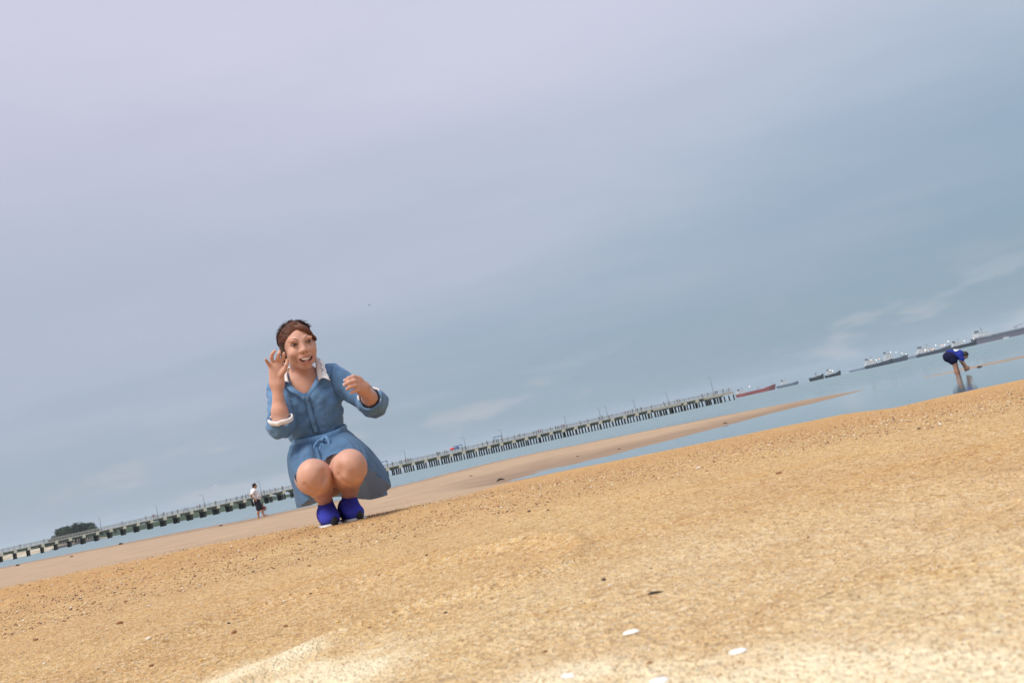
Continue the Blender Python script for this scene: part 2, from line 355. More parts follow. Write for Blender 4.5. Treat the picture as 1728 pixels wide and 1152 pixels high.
# ------------------------------------------------------------------ sea
def water_material():
    m = bpy.data.materials.new('sea_water'); m.use_nodes = True; nt = m.node_tree; N = nt.nodes.new; L = nt.links.new
    b = nt.nodes['Principled BSDF']; tc = N('ShaderNodeTexCoord')
    b.inputs['Base Color'].default_value = (0.19, 0.27, 0.28, 1); b.inputs['Roughness'].default_value = 0.06; b.inputs['IOR'].default_value = 1.33
    mp = N('ShaderNodeMapping'); mp.inputs['Scale'].default_value = (0.8, 2.2, 1); L(tc.outputs['Object'], mp.inputs[0])
    n = N('ShaderNodeTexNoise'); n.inputs['Scale'].default_value = 1.6; n.inputs['Detail'].default_value = 5; n.inputs['Roughness'].default_value = 0.6; L(mp.outputs[0], n.inputs['Vector'])
    # ripples die out in the sheltered shallows, the open sea is choppier
    sp = N('ShaderNodeSeparateXYZ'); L(tc.outputs['Object'], sp.inputs[0])
    st = N('ShaderNodeMapRange'); st.inputs['From Min'].default_value = 26; st.inputs['From Max'].default_value = 90; st.inputs['To Min'].default_value = 0.006; st.inputs['To Max'].default_value = 0.10
    L(sp.outputs['Y'], st.inputs['Value'])
    ro = N('ShaderNodeMapRange'); ro.inputs['From Min'].default_value = 34; ro.inputs['From Max'].default_value = 110; ro.inputs['To Min'].default_value = 0.05; ro.inputs['To Max'].default_value = 0.34
    L(sp.outputs['Y'], ro.inputs['Value']); L(ro.outputs[0], b.inputs['Roughness'])
    bp = N('ShaderNodeBump'); bp.inputs['Distance'].default_value = 1.0; L(st.outputs[0], bp.inputs['Strength']); L(n.outputs['Fac'], bp.inputs['Height']); L(bp.outputs[0], b.inputs['Normal'])
    return m
S = 8800.0
sea = mesh_obj('sea', [(-S, 2, 0), (S, 2, 0), (S, S, 0), (-S, S, 0)], [(0, 1, 2, 3)], water_material())
tag(sea, 'calm grey-blue sea', None, None, 'structure')
# ------------------------------------------------------------------ jetty
JA, JB = np.array([-214.0, 309.0]), np.array([82.0, 335.0])
JL = float(np.hypot(*(JB - JA))); JD = (JB - JA) / JL
JROT = math.atan2(JD[1], JD[0])
BD = np.array([-math.sin(math.radians(38)), math.cos(math.radians(38))])         # the pile rows run askew to the deck
ca, sa = math.cos(-JROT), math.sin(-JROT)
BL = np.array([BD[0] * ca - BD[1] * sa, BD[0] * sa + BD[1] * ca])               # the same in jetty coordinates
jetty = thing('fishing_jetty', 'long concrete fishing jetty on dark piles crossing the sea behind the woman', 'jetty', (JA[0], JA[1], 0), JROT)
M_conc = mat('pale_concrete', (0.39, 0.36, 0.30), 0.9, 0.2, 0.18, 0.6)
M_dark = mat('weedy_pile', (0.055, 0.05, 0.042), 0.9, 0.2, 0.4, 1.2)
M_cap = mat('cap_concrete', (0.46, 0.42, 0.33), 0.9, 0.2, 0.2, 0.8)
M_rail = mat('galvanised_rail', (0.30, 0.29, 0.27), 0.6, 0.4, 0.2, 3)
M_gird = mat('stained_girder', (0.19, 0.175, 0.13), 0.9, 0.2, 0.3, 0.7)
DK = 3.55                                       # deck height
WB = 7.6                                        # length of a pile row
DW = WB * BL[1]                                 # deck width across
XEXT = -70
m = MB()
m.add([(XEXT, -.25, DK - .38), (JL, -.25, DK - .38), (JL + BL[0] * WB, DW + .25, DK - .38), (XEXT, DW + .25, DK - .38), (XEXT, -.25, DK), (JL, -.25, DK), (JL + BL[0] * WB, DW + .25, DK), (XEXT, DW + .25, DK)],
      [(3, 2, 1, 0), (4, 5, 6, 7), (0, 1, 5, 4), (1, 2, 6, 5), (2, 3, 7, 6), (3, 0, 4, 7)])
m.build('deck', M_conc, jetty)
for side, yy in ((0, -.1), (1, DW + .1)):       # two railings
    m = MB()
    for z in (DK + .45, DK + .78, DK + 1.1): m.box(XEXT, JL - .3 + (BL[0] * WB if side else 0), yy - .05, yy + .05, z - .045, z + .045)
    x = XEXT + 1.0
    while x < JL - 1 + (BL[0] * WB if side else 0):
        m.box(x - .07, x + .07, yy - .07, yy + .07, DK, DK + 1.18); x += 2.0
    m.build('railing', M_rail, jetty)
cap_me = MB()
def skew_box(mb, x0, w, y0, y1, z0, z1):        # a block that follows the pile row
    a, b = y0 / BL[1], y1 / BL[1]
    q = [(x0 + BL[0] * t + s * w / 2, BL[1] * t) for t, s in ((a, -1), (a, 1), (b, 1), (b, -1))]
    v = [(*p, z0) for p in q] + [(*p, z1) for p in q]
    return mb.add(v, [(3, 2, 1, 0), (4, 5, 6, 7), (0, 1, 5, 4), (1, 2, 6, 5), (2, 3, 7, 6), (3, 0, 4, 7)])
skew_box(cap_me, 0, 1.05, -.45, DW + .3, 2.15, DK - .385)
cap_d = mesh_obj('pile_cap', cap_me.v, cap_me.f, M_cap).data; bpy.data.objects.remove(bpy.data.objects['pile_cap'])
pile_d = mesh_obj('pile', *(lambda q: (q.v, q.f))(MB().tube([(0, 0, -3), (0, 0, 2.149)], .29, 8)), M_dark).data; bpy.data.objects.remove(bpy.data.objects['pile'])
gird_m = MB().box(0.53, 4.47, 0.2, .55, DK - .95, DK - .386)
gird_d = mesh_obj('girder', gird_m.v, gird_m.f, M_gird).data; bpy.data.objects.remove(bpy.data.objects['girder'])
nb = 0
x = 2.0
while x < JL - 1:
    c = link('pile_cap', cap_d, jetty); c.location = (x, 0, 0)
    if x < JL - 5: g = link('girder', gird_d, jetty); g.location = (x, 0, 0)
    for k in range(5):
        t = WB * (0.04 + 0.23 * k)
        p = link('pile', pile_d, jetty); p.location = (x + BL[0] * t + random.uniform(-.10, .10), BL[1] * t, 0); q_ = random.uniform(.85, 1.15); p.scale = (q_, q_, 1); p.rotation_euler = (random.uniform(-.02, .02), random.uniform(-.02, .02), 0)
    nb += 1; x += 5.0
def jpos(px):                                   # distance along the jetty of a photo column (taken at deck height)
    py = 945 - .221 * px - 12
    d = ray(px, py); A = np.array([[JD[0], -d[0]], [JD[1], -d[1]]])
    return float(np.linalg.solve(A, -JA)[0])
def jworld(s, off=0.0, z=DK):
    p = JA + JD * s + np.array([-JD[1], JD[0]]) * off; return (p[0], p[1], z)
# two fishing platforms hang lower on the seaward half
for a, b in ((1101, 1147), (1186, 1238)):
    s0, s1 = jpos(a), min(jpos(b), JL + 0.0)
    MB().box(s0, s1, -1.7, -.27, DK - 1.0, DK - .25).build('fishing_platform', M_conc, jetty)
    m = MB()
    n = int((s1 - s0) / 1.9)
    for k in range(n + 1):
        p = link('pile', pile_d, jetty); p.location = (s0 + .4 + k * (s1 - s0 - .8) / n, -1.2, 0)
ORD = ['leftmost', 'second', 'third', 'fourth', 'fifth', 'sixth', 'seventh', 'eighth', 'ninth', 'tenth', 'eleventh', 'twelfth', 'thirteenth']
LAMPX = [170, 266, 345, 441, 686, 787, 849, 957, 1015, 1027, 1074, 1130, 1206]
M_pole = mat('grey_lamp_pole', (0.20, 0.21, 0.22), 0.5, 0.4)
for i, px in enumerate(LAMPX):
    h = 7.2 if i == 12 else random.uniform(4.7, 5.2)
    lab = f'{ORD[i]} lamp post from the left along the jetty' if i else 'leftmost lamp post on the jetty beside the wooded headland'
    if i == 12: lab = 'tallest lamp post, rightmost, at the seaward end of the jetty'
    t = thing('lamp_post', lab, 'lamp post', jworld(jpos(px), .6), JROT, 'lamp posts along the jetty')
    MB().box(-.16, .16, -.16, .16, 0, .5).build('base', M_pole, t)
    MB().tube([(0, 0, .45), (0, 0, h)], [.12, .07], 6).build('pole', M_pole, t)
    MB().tube([(0, 0, h - .05), (-.3, 0, h + .12), (-.8, 0, h + .16)], .05, 5).build('arm', M_pole, t)
    MB().box(-1.25, -.7, -.14, .14, h + .08, h + .22, (0.85, 0.7)).build('lamp_head', M_pole, t)
M_roof = mat('blue_shelter_roof', (0.055, 0.085, 0.17), 0.5, 0.4)
for (a, b, lift), lab in zip(((640, 656, 2.3), (767, 783, 2.2), (834, 851, 2.3)), ('blue roofed rain shelter on the jetty just right of the woman', 'thin blue rain shelter on the jetty over the red and blue umbrellas', 'blue roofed rain shelter on the jetty, rightmost of the three')):
    s0, s1 = jpos(a), jpos(b); w = s1 - s0
    t = thing('rain_shelter', lab, 'shelter', jworld((s0 + s1) / 2, .8), JROT, 'rain shelters on the jetty')
    MB().box(-w / 2, w / 2, -.6, 2.0, lift, lift + .26, (0.94, .8)).build('roof', M_roof, t)
    for xx in (-w * .38, w * .38):
        for yy in (-.2, 1.6): MB().box(xx - .06, xx + .06, yy - .06, yy + .06, 0, lift).build('post', M_pole, t)
def umbrella(px, col, lab):
    t = thing('parasol', lab, 'umbrella', jworld(jpos(px), .9), JROT, 'parasols on the jetty')
    MB().tube([(0, 0, 0), (0, 0, 2.05)], .03, 5).build('pole', M_pole, t)
    v, f = [(0, 0, 2.1)], []
    for j, (r, z) in enumerate(((.5, 1.98), (.95, 1.6), (1.15, 1.15))):
        for k in range(12): a = math.pi * k / 6; v.append((r * math.cos(a), r * math.sin(a), z + (0.05 if j == 2 and k % 2 else 0)))
    for k in range(12): f.append((0, 1 + k, 1 + (k + 1) % 12))
    for j in range(2):
        for k in range(12): f.append((1 + j * 12 + k, 13 + j * 12 + k, 13 + j * 12 + (k + 1) % 12, 1 + j * 12 + (k + 1) % 12))
    o = mesh_obj('canopy', v, f, mat('canopy_' + lab.split()[0], col, 0.7), t, True)
    sm = o.modifiers.new('thick', 'SOLIDIFY'); sm.thickness = .03
umbrella(764.5, (0.55, 0.05, 0.05), 'red open umbrella low on the jetty')
umbrella(772.5, (0.07, 0.12, 0.30), 'blue open umbrella on the jetty beside the red one')

# people on the jetty: a few pixels tall each
def tiny_person(name, col_top, col_leg, pose):
    m = MB()
    lean = pose * .12
    m.tube([(-.1, 0, 0), (-.11, 0, .45), (-.09, 0, .85)], [.06, .07, .1], 6); m.tube([(.1, pose * .2 - .1, 0), (.11, -.04, .45), (.09, 0, .85)], [.06, .07, .1], 6)
    n0 = len(m.f)
    m.tube([(0, 0, .8), (0, lean * .4, 1.1), (0, lean, 1.38), (0, lean, 1.46)], [.17, .16, .19, .08], 8)
    m.tube([(-.2, lean, 1.36), (-.27, -.05, 1.08), (-.2, -.28 * pose, .95 + .2 * pose)], [.06, .05, .04], 5); m.tube([(.2, lean, 1.36), (.27, -.05, 1.08), (.22, -.3 * pose, .92 + .3 * pose)], [.06, .05, .04], 5)
    n1 = len(m.f)
    m.ball((0, lean, 1.6), (.1, .11, .13), 8, 6)
    o = mesh_obj(name, m.v, m.f, None); me = o.data; bpy.data.objects.remove(o)
    me.materials.append(col_leg); me.materials.append(col_top); me.materials.append(mat('far_skin', (0.24, 0.14, 0.09)))
    for i, p in enumerate(me.polygons): p.material_index = 0 if i < n0 else 1 if i < n1 else 2
    return me
tops = [(0.05, 0.05, 0.06), (0.10, 0.08, 0.07), (0.30, 0.29, 0.28), (0.28, 0.07, 0.06), (0.07, 0.10, 0.2), (0.18, 0.13, 0.09)]
TINY = [tiny_person('person', mat('far_top_%d' % i, c), mat('far_leg_%d' % (i % 2), ((0.035, 0.035, 0.045), (0.09, 0.085, 0.08))[i % 2]), (i * .37) % 1.0) for i, c in enumerate(tops)]
PX = [32, 71, 205, 244, 256, 259, 276, 290, 298, 312, 315, 331, 336, 344, 364, 381, 399, 409, 414, 418, 446, 455, 464, 477, 663, 675, 678, 685, 689, 691, 694, 738, 740, 743, 751, 754, 781, 786, 815, 823, 834, 839, 842, 848, 858, 869, 877, 879, 886, 902, 906, 910, 914, 917, 931, 939, 942, 945, 949, 952, 954, 981, 994, 1013, 1018, 1029, 1034, 1057, 1062, 1066, 1069, 1078, 1084, 1102, 1122, 1132, 1146, 1149, 1187, 1198, 1209, 1213, 1222, 1224, 1233]
bays = [0] + LAMPX + [1300]
for i, px in enumerate(PX):
    k = max(j for j in range(len(bays)) if bays[j] <= px)
    if k == 0: lab = 'small dark figure left of the jetty\'s first lamp post'
    elif k >= 13: lab = 'small dark figure at the jetty end past the tallest lamp'
    else: lab = f'small dark figure on the jetty between {"first" if k == 1 else ORD[k - 1]} and {ORD[k]} lamps'
    ti = (i * 5 + i // 4) % 6; lab = lab.replace('small dark figure', 'small figure in ' + ['a black top', 'a dark brown top', 'a pale grey top', 'a red top', 'a navy top', 'a tan top'][ti])
    o = link('person', TINY[ti]); o.location = jworld(jpos(px), random.uniform(.4, 2.2)); s = random.uniform(.88, 1.06); o.scale = (s, s, s)
    o.rotation_euler = (0, 0, random.uniform(-3, 3))
    tag(o, lab, 'person', f'people on the jetty, stretch {k + 1}')

# ------------------------------------------------------------------ wooded headland and far shore
M_far = mat('far_scrub', (0.045, 0.065, 0.04), 0.95, 0.1, 0.35, 0.05)
def shore_strip(name, x0, x1, y0, h, seed):
    n = 160; v, f = [], []
    xs = np.linspace(x0, x1, n); env = smooth(0, .1, (xs - x0) / (x1 - x0)) * smooth(1, .75, (xs - x0) / (x1 - x0))
    prof = [(0, 0), (6, .5), (14, .95), (40, 1.05), (80, .7), (120, 0)]
    for i, xx in enumerate(xs):
        for j, (dy, k) in enumerate(prof):
            hh = h * env[i] * (0.8 + 0.35 * float(fbm(xx * .045 + seed, j * 1.7 + seed, o=4))) * k
            v.append((xx, y0 + dy + 10 * float(vnoise(xx * .01, seed)), hh - .3))
    return mesh_obj(name, v, grid_faces(n, len(prof)).tolist(), M_far)
fs = shore_strip('far_woodland', -720, -190, 820, 8.0, 3.0); tag(fs, 'low bluish wooded shore far behind the jetty piles', 'woodland', None, 'stuff')
# the headland's ground with a strip of sand and rocks at its foot
n = 60; v = []
hx = np.linspace(-512, -372, n)
for i, xx in enumerate(hx):
    e = float(smooth(0, .2, i / n) * smooth(1, .8, i / n))
    for dy, z in ((0, -.5), (6, .9 * e - .2), (12, 1.8 * e), (40, 4.0 * e), (80, -.5)): v.append((xx, 668 + dy + 6 * float(vnoise(xx * .03, 1.0)), z + .3 * e * float(vnoise(xx * .2, dy))))
hl = mesh_obj('headland', v, grid_faces(n, 5).tolist(), mat('headland_sand', (0.42, 0.36, 0.27), 0.95, 0.1, 0.4, 0.08), None, True)
tag(hl, 'low sandy headland behind the jetty', None, None, 'structure')
M_leaf = [mat('far_leaf_%d' % i, c, 0.8, 0.15) for i, c in enumerate(((0.040, 0.058, 0.034), (0.052, 0.07, 0.036), (0.032, 0.046, 0.030)))]
M_bark = mat('far_bark', (0.09, 0.07, 0.05), 0.9)
def tree_meshes(seed):
    r = random.Random(seed); m = MB()
    m.tube([(0, 0, 0), (.2, 0, 2.5), (.1, .2, 5)], [.35, .26, .15], 6)
    for k in range(5):
        a = r.uniform(0, 6.28); m.tube([(.1, .1, 3 + .4 * k), (math.cos(a) * 1.5, math.sin(a) * 1.5, 5 + .5 * k)], [.12, .05], 5)
    l = MB()
    lobes = [(r.uniform(-2.2, 2.2), r.uniform(-2, 2), r.uniform(3.5, 9), r.uniform(1.1, 1.9)) for _ in range(12)]
    for cx, cy, cz, cr in lobes:
        for _ in range(60):
            d = Vector((r.gauss(0, 1), r.gauss(0, 1), r.gauss(0, 1))).normalized() * cr * r.uniform(.55, 1.1)
            p = Vector((cx, cy, cz)) + d; s = r.uniform(.25, .5)
            u = Vector((r.gauss(0, 1), r.gauss(0, 1), r.gauss(0, 1))).normalized(); w = u.orthogonal().normalized() * s
            u = u * s; l.add([p - u, p + w * .6, p + u, p - w * .6], [(0, 1, 2, 3)])
    a = mesh_obj('trunk', m.v, m.f, M_bark, None, True); b = mesh_obj('crown', l.v, l.f, M_leaf[seed % 3])
    da, db = a.data, b.data; bpy.data.objects.remove(a); bpy.data.objects.remove(b); return da, db
TREES = [tree_meshes(i) for i in range(4)]
# (photo column, height of the top in photo pixels above the horizon)
TR = [(74, 12), (80, 14), (86, 15), (92, 17), (97, 21), (100, 28), (104, 29), (108, 31), (112, 30), (115, 33), (119, 29), (123, 31), (127, 30), (130, 32), (134, 32), (138, 31), (142, 30), (146, 28), (150, 28), (154, 28), (158, 27), (162, 23), (168, 15), (174, 11), (181, 9), (189, 9), (196, 8)]
tree_words = ['dark tree at the left tip of the wooded headland', None]
for i, (px, hp) in enumerate(TR):
    Yd = 690 + random.uniform(-8, 18)
    p = at(px, 945 - .221 * px, Yd); h = hp / FPX * Yd / .976
    s = h / 10.2
    lab = ('low dark tree tapering off the left tip of the wooded headland' if i < 4 else 'low dark tree tapering off the right end of the wooded headland' if i > 21
           else 'tallest dark tree at the peak of the wooded headland' if i == 9 else 'tall dark tree in the left half of the wooded headland' if i < 13 else 'tall dark tree in the right half of the wooded headland')
    t = thing('tree', lab, 'tree', (p[0], p[1], 1.0), random.uniform(0, 6), 'trees on the wooded headland')
    t.scale = (s * random.uniform(.9, 1.1), s, s)
    da, db = TREES[i % 4]; link('trunk', da, t); link('crown', db, t)
M_rock = mat('shore_rock', (0.07, 0.065, 0.06), 0.9, 0.2, 0.4, 0.5)
for px, sx, lab in ((104, 9, 'dark rock ledge at the foot of the headland, leftmost'), (112, 6, 'dark rock at the foot of the headland beside a jetty pile'), (146, 11, 'long dark rock ledge at the foot of the headland')):
    p = at(px, 945 - .221 * px, 664); o = MB().ball((0, 0, 0), (sx, 3, 1.6), 12, 7, .35).build('rock', M_rock, None, True)
    o.location = (p[0], p[1], .2); tag(o, lab, 'rock', 'rocks at the foot of the headland')

# ------------------------------------------------------------------ ships at anchor
def hull_mesh(L, B, H, sheer=1.35, flip=False, z0=-1.0, k0=0.0, k1=1.0):
    # stations from stern to bow, section from keel to deck; k0..k1 picks a band of the side
    st = [(0, .78), (.04, .92), (.15, 1), (.7, 1), (.82, .86), (.91, .56), (.97, .24), (1, .02)]
    v = []
    for s, w in st:
        top = H * (1 + (sheer - 1) * float(smooth(.55, 1, s)) + .10 * float(smooth(.12, 0, s)))
        for k in (k0, (k0 + k1) / 2, k1):
            fl = 1 - (1 - k) * (.10 + .5 * float(smooth(.75, 1, s)))
            xx = (s - .5) * L - (1 - k) * L * .05 * float(smooth(.75, 1, s)) + (1 - k) * L * .02 * float(smooth(.1, 0, s))
            v.append((xx, -B / 2 * w * fl, z0 + (top - z0) * k))
        for k in (k1, (k0 + k1) / 2, k0):
            fl = 1 - (1 - k) * (.10 + .5 * float(smooth(.75, 1, s)))
            xx = (s - .5) * L - (1 - k) * L * .05 * float(smooth(.75, 1, s)) + (1 - k) * L * .02 * float(smooth(.1, 0, s))
            v.append((xx, B / 2 * w * fl, z0 + (top - z0) * k))
    f = [tuple(q) for q in grid_faces(len(st), 6, True).tolist()]
    f.append(tuple(range(6))); f.append(tuple((len(st) - 1) * 6 + k for k in range(5, -1, -1)))
    if flip: v = [(-a, b, c) for a, b, c in v]; f = [q[::-1] for q in f]
    return v, f
M_white = mat('ship_white', (0.62, 0.62, 0.62), 0.5, 0.4, 0.06, 0.3)
M_grey = mat('ship_grey', (0.34, 0.36, 0.38), 0.6, 0.3, 0.1, 0.2)
M_mast = mat('ship_mast', (0.22, 0.22, 0.23), 0.6)
M_win = mat('ship_glass', (0.03, 0.035, 0.04), 0.15, 0.5)
M_lw = mat('lit_white_lamp', (0.9, 0.85, 0.75), 0.4, emit=(1.0, 0.86, 0.66), estr=1.3)
M_lo = mat('lit_orange_lamp', (0.9, 0.5, 0.2), 0.4, emit=(1.0, 0.48, 0.18), estr=1.3)
def ship(lab, x0, x1, D, hull, H, house=(0.03, 0.28), tiers=3, flip=False, sheer=1.35, lamps=(), cranes=(), band=None, hs=None, cat='ship', funnel=True, mast=True, name='cargo_ship'):
    """x0, x1: photo columns of stern and bow at the waterline; D: metres away; the bow points right unless flip"""
    a, b = at(x0, 945 - .221 * x0, D), at(x1, 945 - .221 * x1, D)
    L = float(b[0] - a[0]); B = L * .17
    t = thing(name, lab, cat, ((a[0] + b[0]) / 2, D, 0), random.uniform(-.03, .03), 'vessels at anchor off the beach')
    sg = -1 if flip else 1
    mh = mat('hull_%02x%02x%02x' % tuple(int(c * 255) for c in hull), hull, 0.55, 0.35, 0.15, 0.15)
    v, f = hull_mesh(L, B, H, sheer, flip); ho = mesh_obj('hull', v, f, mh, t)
    if band:
        v, f = hull_mesh(L * 1.001, B * 1.004, H, sheer, flip, -1.0, 0.0, .55); mesh_obj('boot_stripe', v, f, mat('stripe_%02x%02x%02x' % tuple(int(c * 255) for c in band), band, 0.6, 0.3, 0.15, 0.2), ho)
    hx0, hx1 = (house[0] - .5) * L, (house[1] - .5) * L; dz = hs or H * .42; z = H * .98
    hw = hx1 - hx0
    MBs = lambda m: [(sg * p[0], p[1], p[2]) for p in m.v]
    for k in range(tiers):
        i0 = hx0 + hw * .07 * k; i1 = hx1 - hw * (.05 + .09 * k)
        m = MB().box(i0, i1, -B * (.42 - .03 * k), B * (.42 - .03 * k), z, z + dz)
        h_ = mesh_obj('deckhouse', MBs(m), m.f, M_white, t)
        m = MB()
        for q in range(5):
            xx = i0 + (i1 - i0) * (.12 + .19 * q); m.box(xx - hw * .05, xx + hw * .05, -B * (.42 - .03 * k) - .12, -B * (.42 - .03 * k) - .004, z + dz * .45, z + dz * .75)
        mesh_obj('window_row', MBs(m), m.f, M_win, h_)
        z += dz + .003
    if funnel:
        m = MB().box(hx0 + hw * .12, hx0 + hw * .34, -B * .12, B * .12, z, z + dz * 1.1, (.8, .9)); mesh_obj('funnel', MBs(m), m.f, mat('funnel_dark', (0.10, 0.10, 0.12), 0.6), t)
    if mast:
        cx = (hx0 + hx1) / 2 + hw * .1
        m = MB().tube([(cx, 0, z), (cx, 0, z + dz * 2.0)], L * .004 + .12, 5).box(cx - hw * .10, cx + hw * .10, -.15, .15, z + dz * 1.35, z + dz * 1.45); mesh_obj('mast', MBs(m), m.f, M_mast, t)
        fx = L * .42
        m = MB().tube([(fx, 0, H * sheer * .9), (fx, 0, H * sheer + dz * 1.5)], L * .003 + .1, 5); mesh_obj('foremast', MBs(m), m.f, M_mast, t)
    for c in cranes:
        xx = (c - .5) * L
        m = MB().tube([(xx, 0, H * .9), (xx, 0, H + dz * 1.7)], L * .008, 6).tube([(xx, 0, H + dz * 1.5), (xx + L * .09, 0, H + dz * 2.0)], L * .005, 5).box(xx - L * .02, xx + L * .02, -1, 1, H + dz * .9, H + dz * 1.5)
        mesh_obj('crane', MBs(m), m.f, M_grey, t)
    if L > 60:
        m = MB()
        for q in range(4): m.box(hx1 + L * .03 + q * L * .12, hx1 + L * .11 + q * L * .12, -B * .3, B * .3, H * .97, H * 1.10)
        mesh_obj('hatch_row', MBs(m), m.f, M_grey, t)
        m = MB().tube([(hx1, -B * .1, H * 1.14), (L * .36, -B * .1, H * 1.14)], L * .004, 5); mesh_obj('deck_pipe', MBs(m), m.f, M_mast, t)
    m = MB()
    for q in range(14): m.box(L * (-.44 + .06 * q) - .06, L * (-.44 + .06 * q) + .06, -B * .47, -B * .47 + .12, H * 1.0, H * 1.0 + 1.1)
    m.box(-L * .44, L * .34, -B * .47, -B * .47 + .1, H + 1.02, H + 1.12); mesh_obj('guard_rail', MBs(m), m.f, M_grey, t)
    for px, py, col in lamps:
        p = at(px, py, D - B * .52); s = (D / 1400.0) * .7
        o = MB().ball((0, 0, 0), s, 8, 6).build('deck_lamp', M_lw if col == 'w' else M_lo, t, True)
        o.location = (p[0] - t.location.x, p[1] - t.location.y, p[2])
    return t
NAVY, BLK = (0.020, 0.026, 0.045), (0.015, 0.016, 0.02)
ship('red hulled tanker with white stern house just right of the jetty end', 1243, 1311, 1500, (0.30, 0.055, 0.045), 5.2, (0.03, .26), 2, lamps=[(1264.5, 652, 'w')], cranes=(.55,), sheer=1.8, hs=3.0)
ship('grey blue coaster with pale midship house right of the red tanker', 1311, 1348.5, 2000, (0.09, 0.12, 0.17), 5.5, (.22, .55), 2, cranes=(), hs=4.2)
ship('black tugboat with low stern and thin mast, left of the pair of tugs', 1366.5, 1391.5, 1300, BLK, 5.2, (.40, .72), 1, sheer=1.5, hs=3.0, cat='tugboat', name='tugboat', funnel=True)
ship('black tugboat with white wheelhouse, right of the pair of tugs', 1392.5, 1420, 1250, BLK, 3.6, (.14, .55), 3, sheer=1.9, hs=2.2, lamps=[(1401, 624.5, 'w'), (1405, 625.5, 'w')], cat='tugboat', name='tugboat')
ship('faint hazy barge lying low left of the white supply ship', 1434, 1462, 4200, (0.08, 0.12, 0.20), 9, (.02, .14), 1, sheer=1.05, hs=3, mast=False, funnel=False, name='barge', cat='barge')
ship('dark supply ship with white stern house and two bright lamps', 1461, 1509, 1600, NAVY, 6.0, (.0, .45), 3, sheer=1.5, hs=3.3, lamps=[(1479, 607, 'w'), (1484, 605.5, 'o'), (1470, 607, 'w')], cranes=(.6,))
ship('dark freighter with tall white house behind the supply ship', 1490, 1534, 1900, NAVY, 8.5, (.08, .48), 4, sheer=1.5, hs=4.0, lamps=[(1503, 594, 'w'), (1512, 594.5, 'w'), (1522, 596, 'w'), (1529, 597.5, 'w')], cranes=(.75,))
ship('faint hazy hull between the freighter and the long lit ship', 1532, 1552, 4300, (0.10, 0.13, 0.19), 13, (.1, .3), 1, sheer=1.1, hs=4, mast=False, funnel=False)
ship('long grey ship with rows of orange deck lamps', 1548, 1609, 1700, NAVY, 6.5, (.0, .55), 3, sheer=1.7, hs=3.6, lamps=[(1575, 588.5, 'o'), (1588, 583, 'o'), (1591, 582.5, 'o'), (1594, 581.5, 'w'), (1579, 582.5, 'w'), (1600, 576, 'w'), (1562, 590, 'w')], cranes=(.2, .35))
ship('black coaster with white stern house behind the stooping person', 1608, 1650, 1400, BLK, 5.0, (.0, .48), 2, sheer=1.6, hs=3.0, lamps=[(1627.5, 575, 'w'), (1643, 571.5, 'w')], cranes=(.3,))
ship('huge dark tanker with white stern house at the right edge', 1645, 1790, 2300, (0.055, 0.06, 0.085), 16, (.02, .18), 2, sheer=1.15, hs=7, band=(0.13, 0.09, 0.13), cranes=(.5,))
ship('small white launch in front of the huge tanker', 1693, 1703, 900, (0.7, 0.7, 0.7), 1.2, (.2, .6), 1, sheer=1.4, hs=1.4, cat='boat', name='launch', funnel=False)

# ------------------------------------------------------------------ airliner and bird in the sky
p = at(363, 818.5, 2600)
t = thing('airliner', 'small white airliner in the low sky above the jetty, left of the man', 'airplane', p, math.radians(12))
M_air = mat('airliner_white', (0.8, 0.8, 0.8), 0.3, 0.5)
MB().tube([(-8.5, 0, .5), (-5, 0, 0), (6, 0, 0), (8.2, 0, -.2), (9, 0, -.4)], [.2, 1.0, 1.05, .7, .1], 10).build('fuselage', M_air, t, True)
for s in (-1, 1):
    MB().add([(1.6, s * .8, -.4), (-1.4, s * .8, -.4), (-3.6, s * 8.5, .2), (-2.4, s * 8.5, .2), (1.6, s * .8, -.15), (-1.4, s * .8, -.15), (-3.6, s * 8.5, .3), (-2.4, s * 8.5, .3)], [(0, 1, 2, 3), (7, 6, 5, 4), (0, 4, 5, 1), (1, 5, 6, 2), (2, 6, 7, 3), (3, 7, 4, 0)]).build('wing', M_air, t)
    MB().tube([(1.6, s * 3, -.9), (-.6, s * 3, -.9)], [.55, .4], 8).build('engine', M_grey, t)
MB().add([(-6, -.1, .6), (-8.4, -.1, .6), (-9.3, -.1, 3.6), (-8.2, -.1, 3.6), (-6, .1, .6), (-8.4, .1, .6), (-9.3, .1, 3.6), (-8.2, .1, 3.6)], [(0, 1, 2, 3), (7, 6, 5, 4), (0, 4, 5, 1), (1, 5, 6, 2), (2, 6, 7, 3), (3, 7, 4, 0)]).build('tail_fin', mat('tail_blue', (0.1, 0.15, 0.35), 0.4), t)
p = at(623, 515, 70)
t = thing('bird', 'tiny dark bird gliding in the sky above the woman', 'bird', p, .5)
t.scale = (.6, .6, .6)
M_bird = mat('bird_dark', (0.06, 0.06, 0.07), 0.8)
MB().tube([(-.16, 0, 0), (-.06, 0, .01), (.06, 0, .015), (.13, 0, .01), (.17, 0, 0)], [.01, .035, .04, .028, .005], 8).build('body', M_bird, t, True)
for s in (-1, 1): MB().add([(.07, s * .02, .02), (-.05, s * .02, .02), (-.02, s * .16, .06), (.08, s * .15, .07), (-.05, s * .32, .03), (.0, s * .33, .035)], [(0, 1, 2, 3), (3, 2, 4, 5)]).build('wing', M_bird, t)
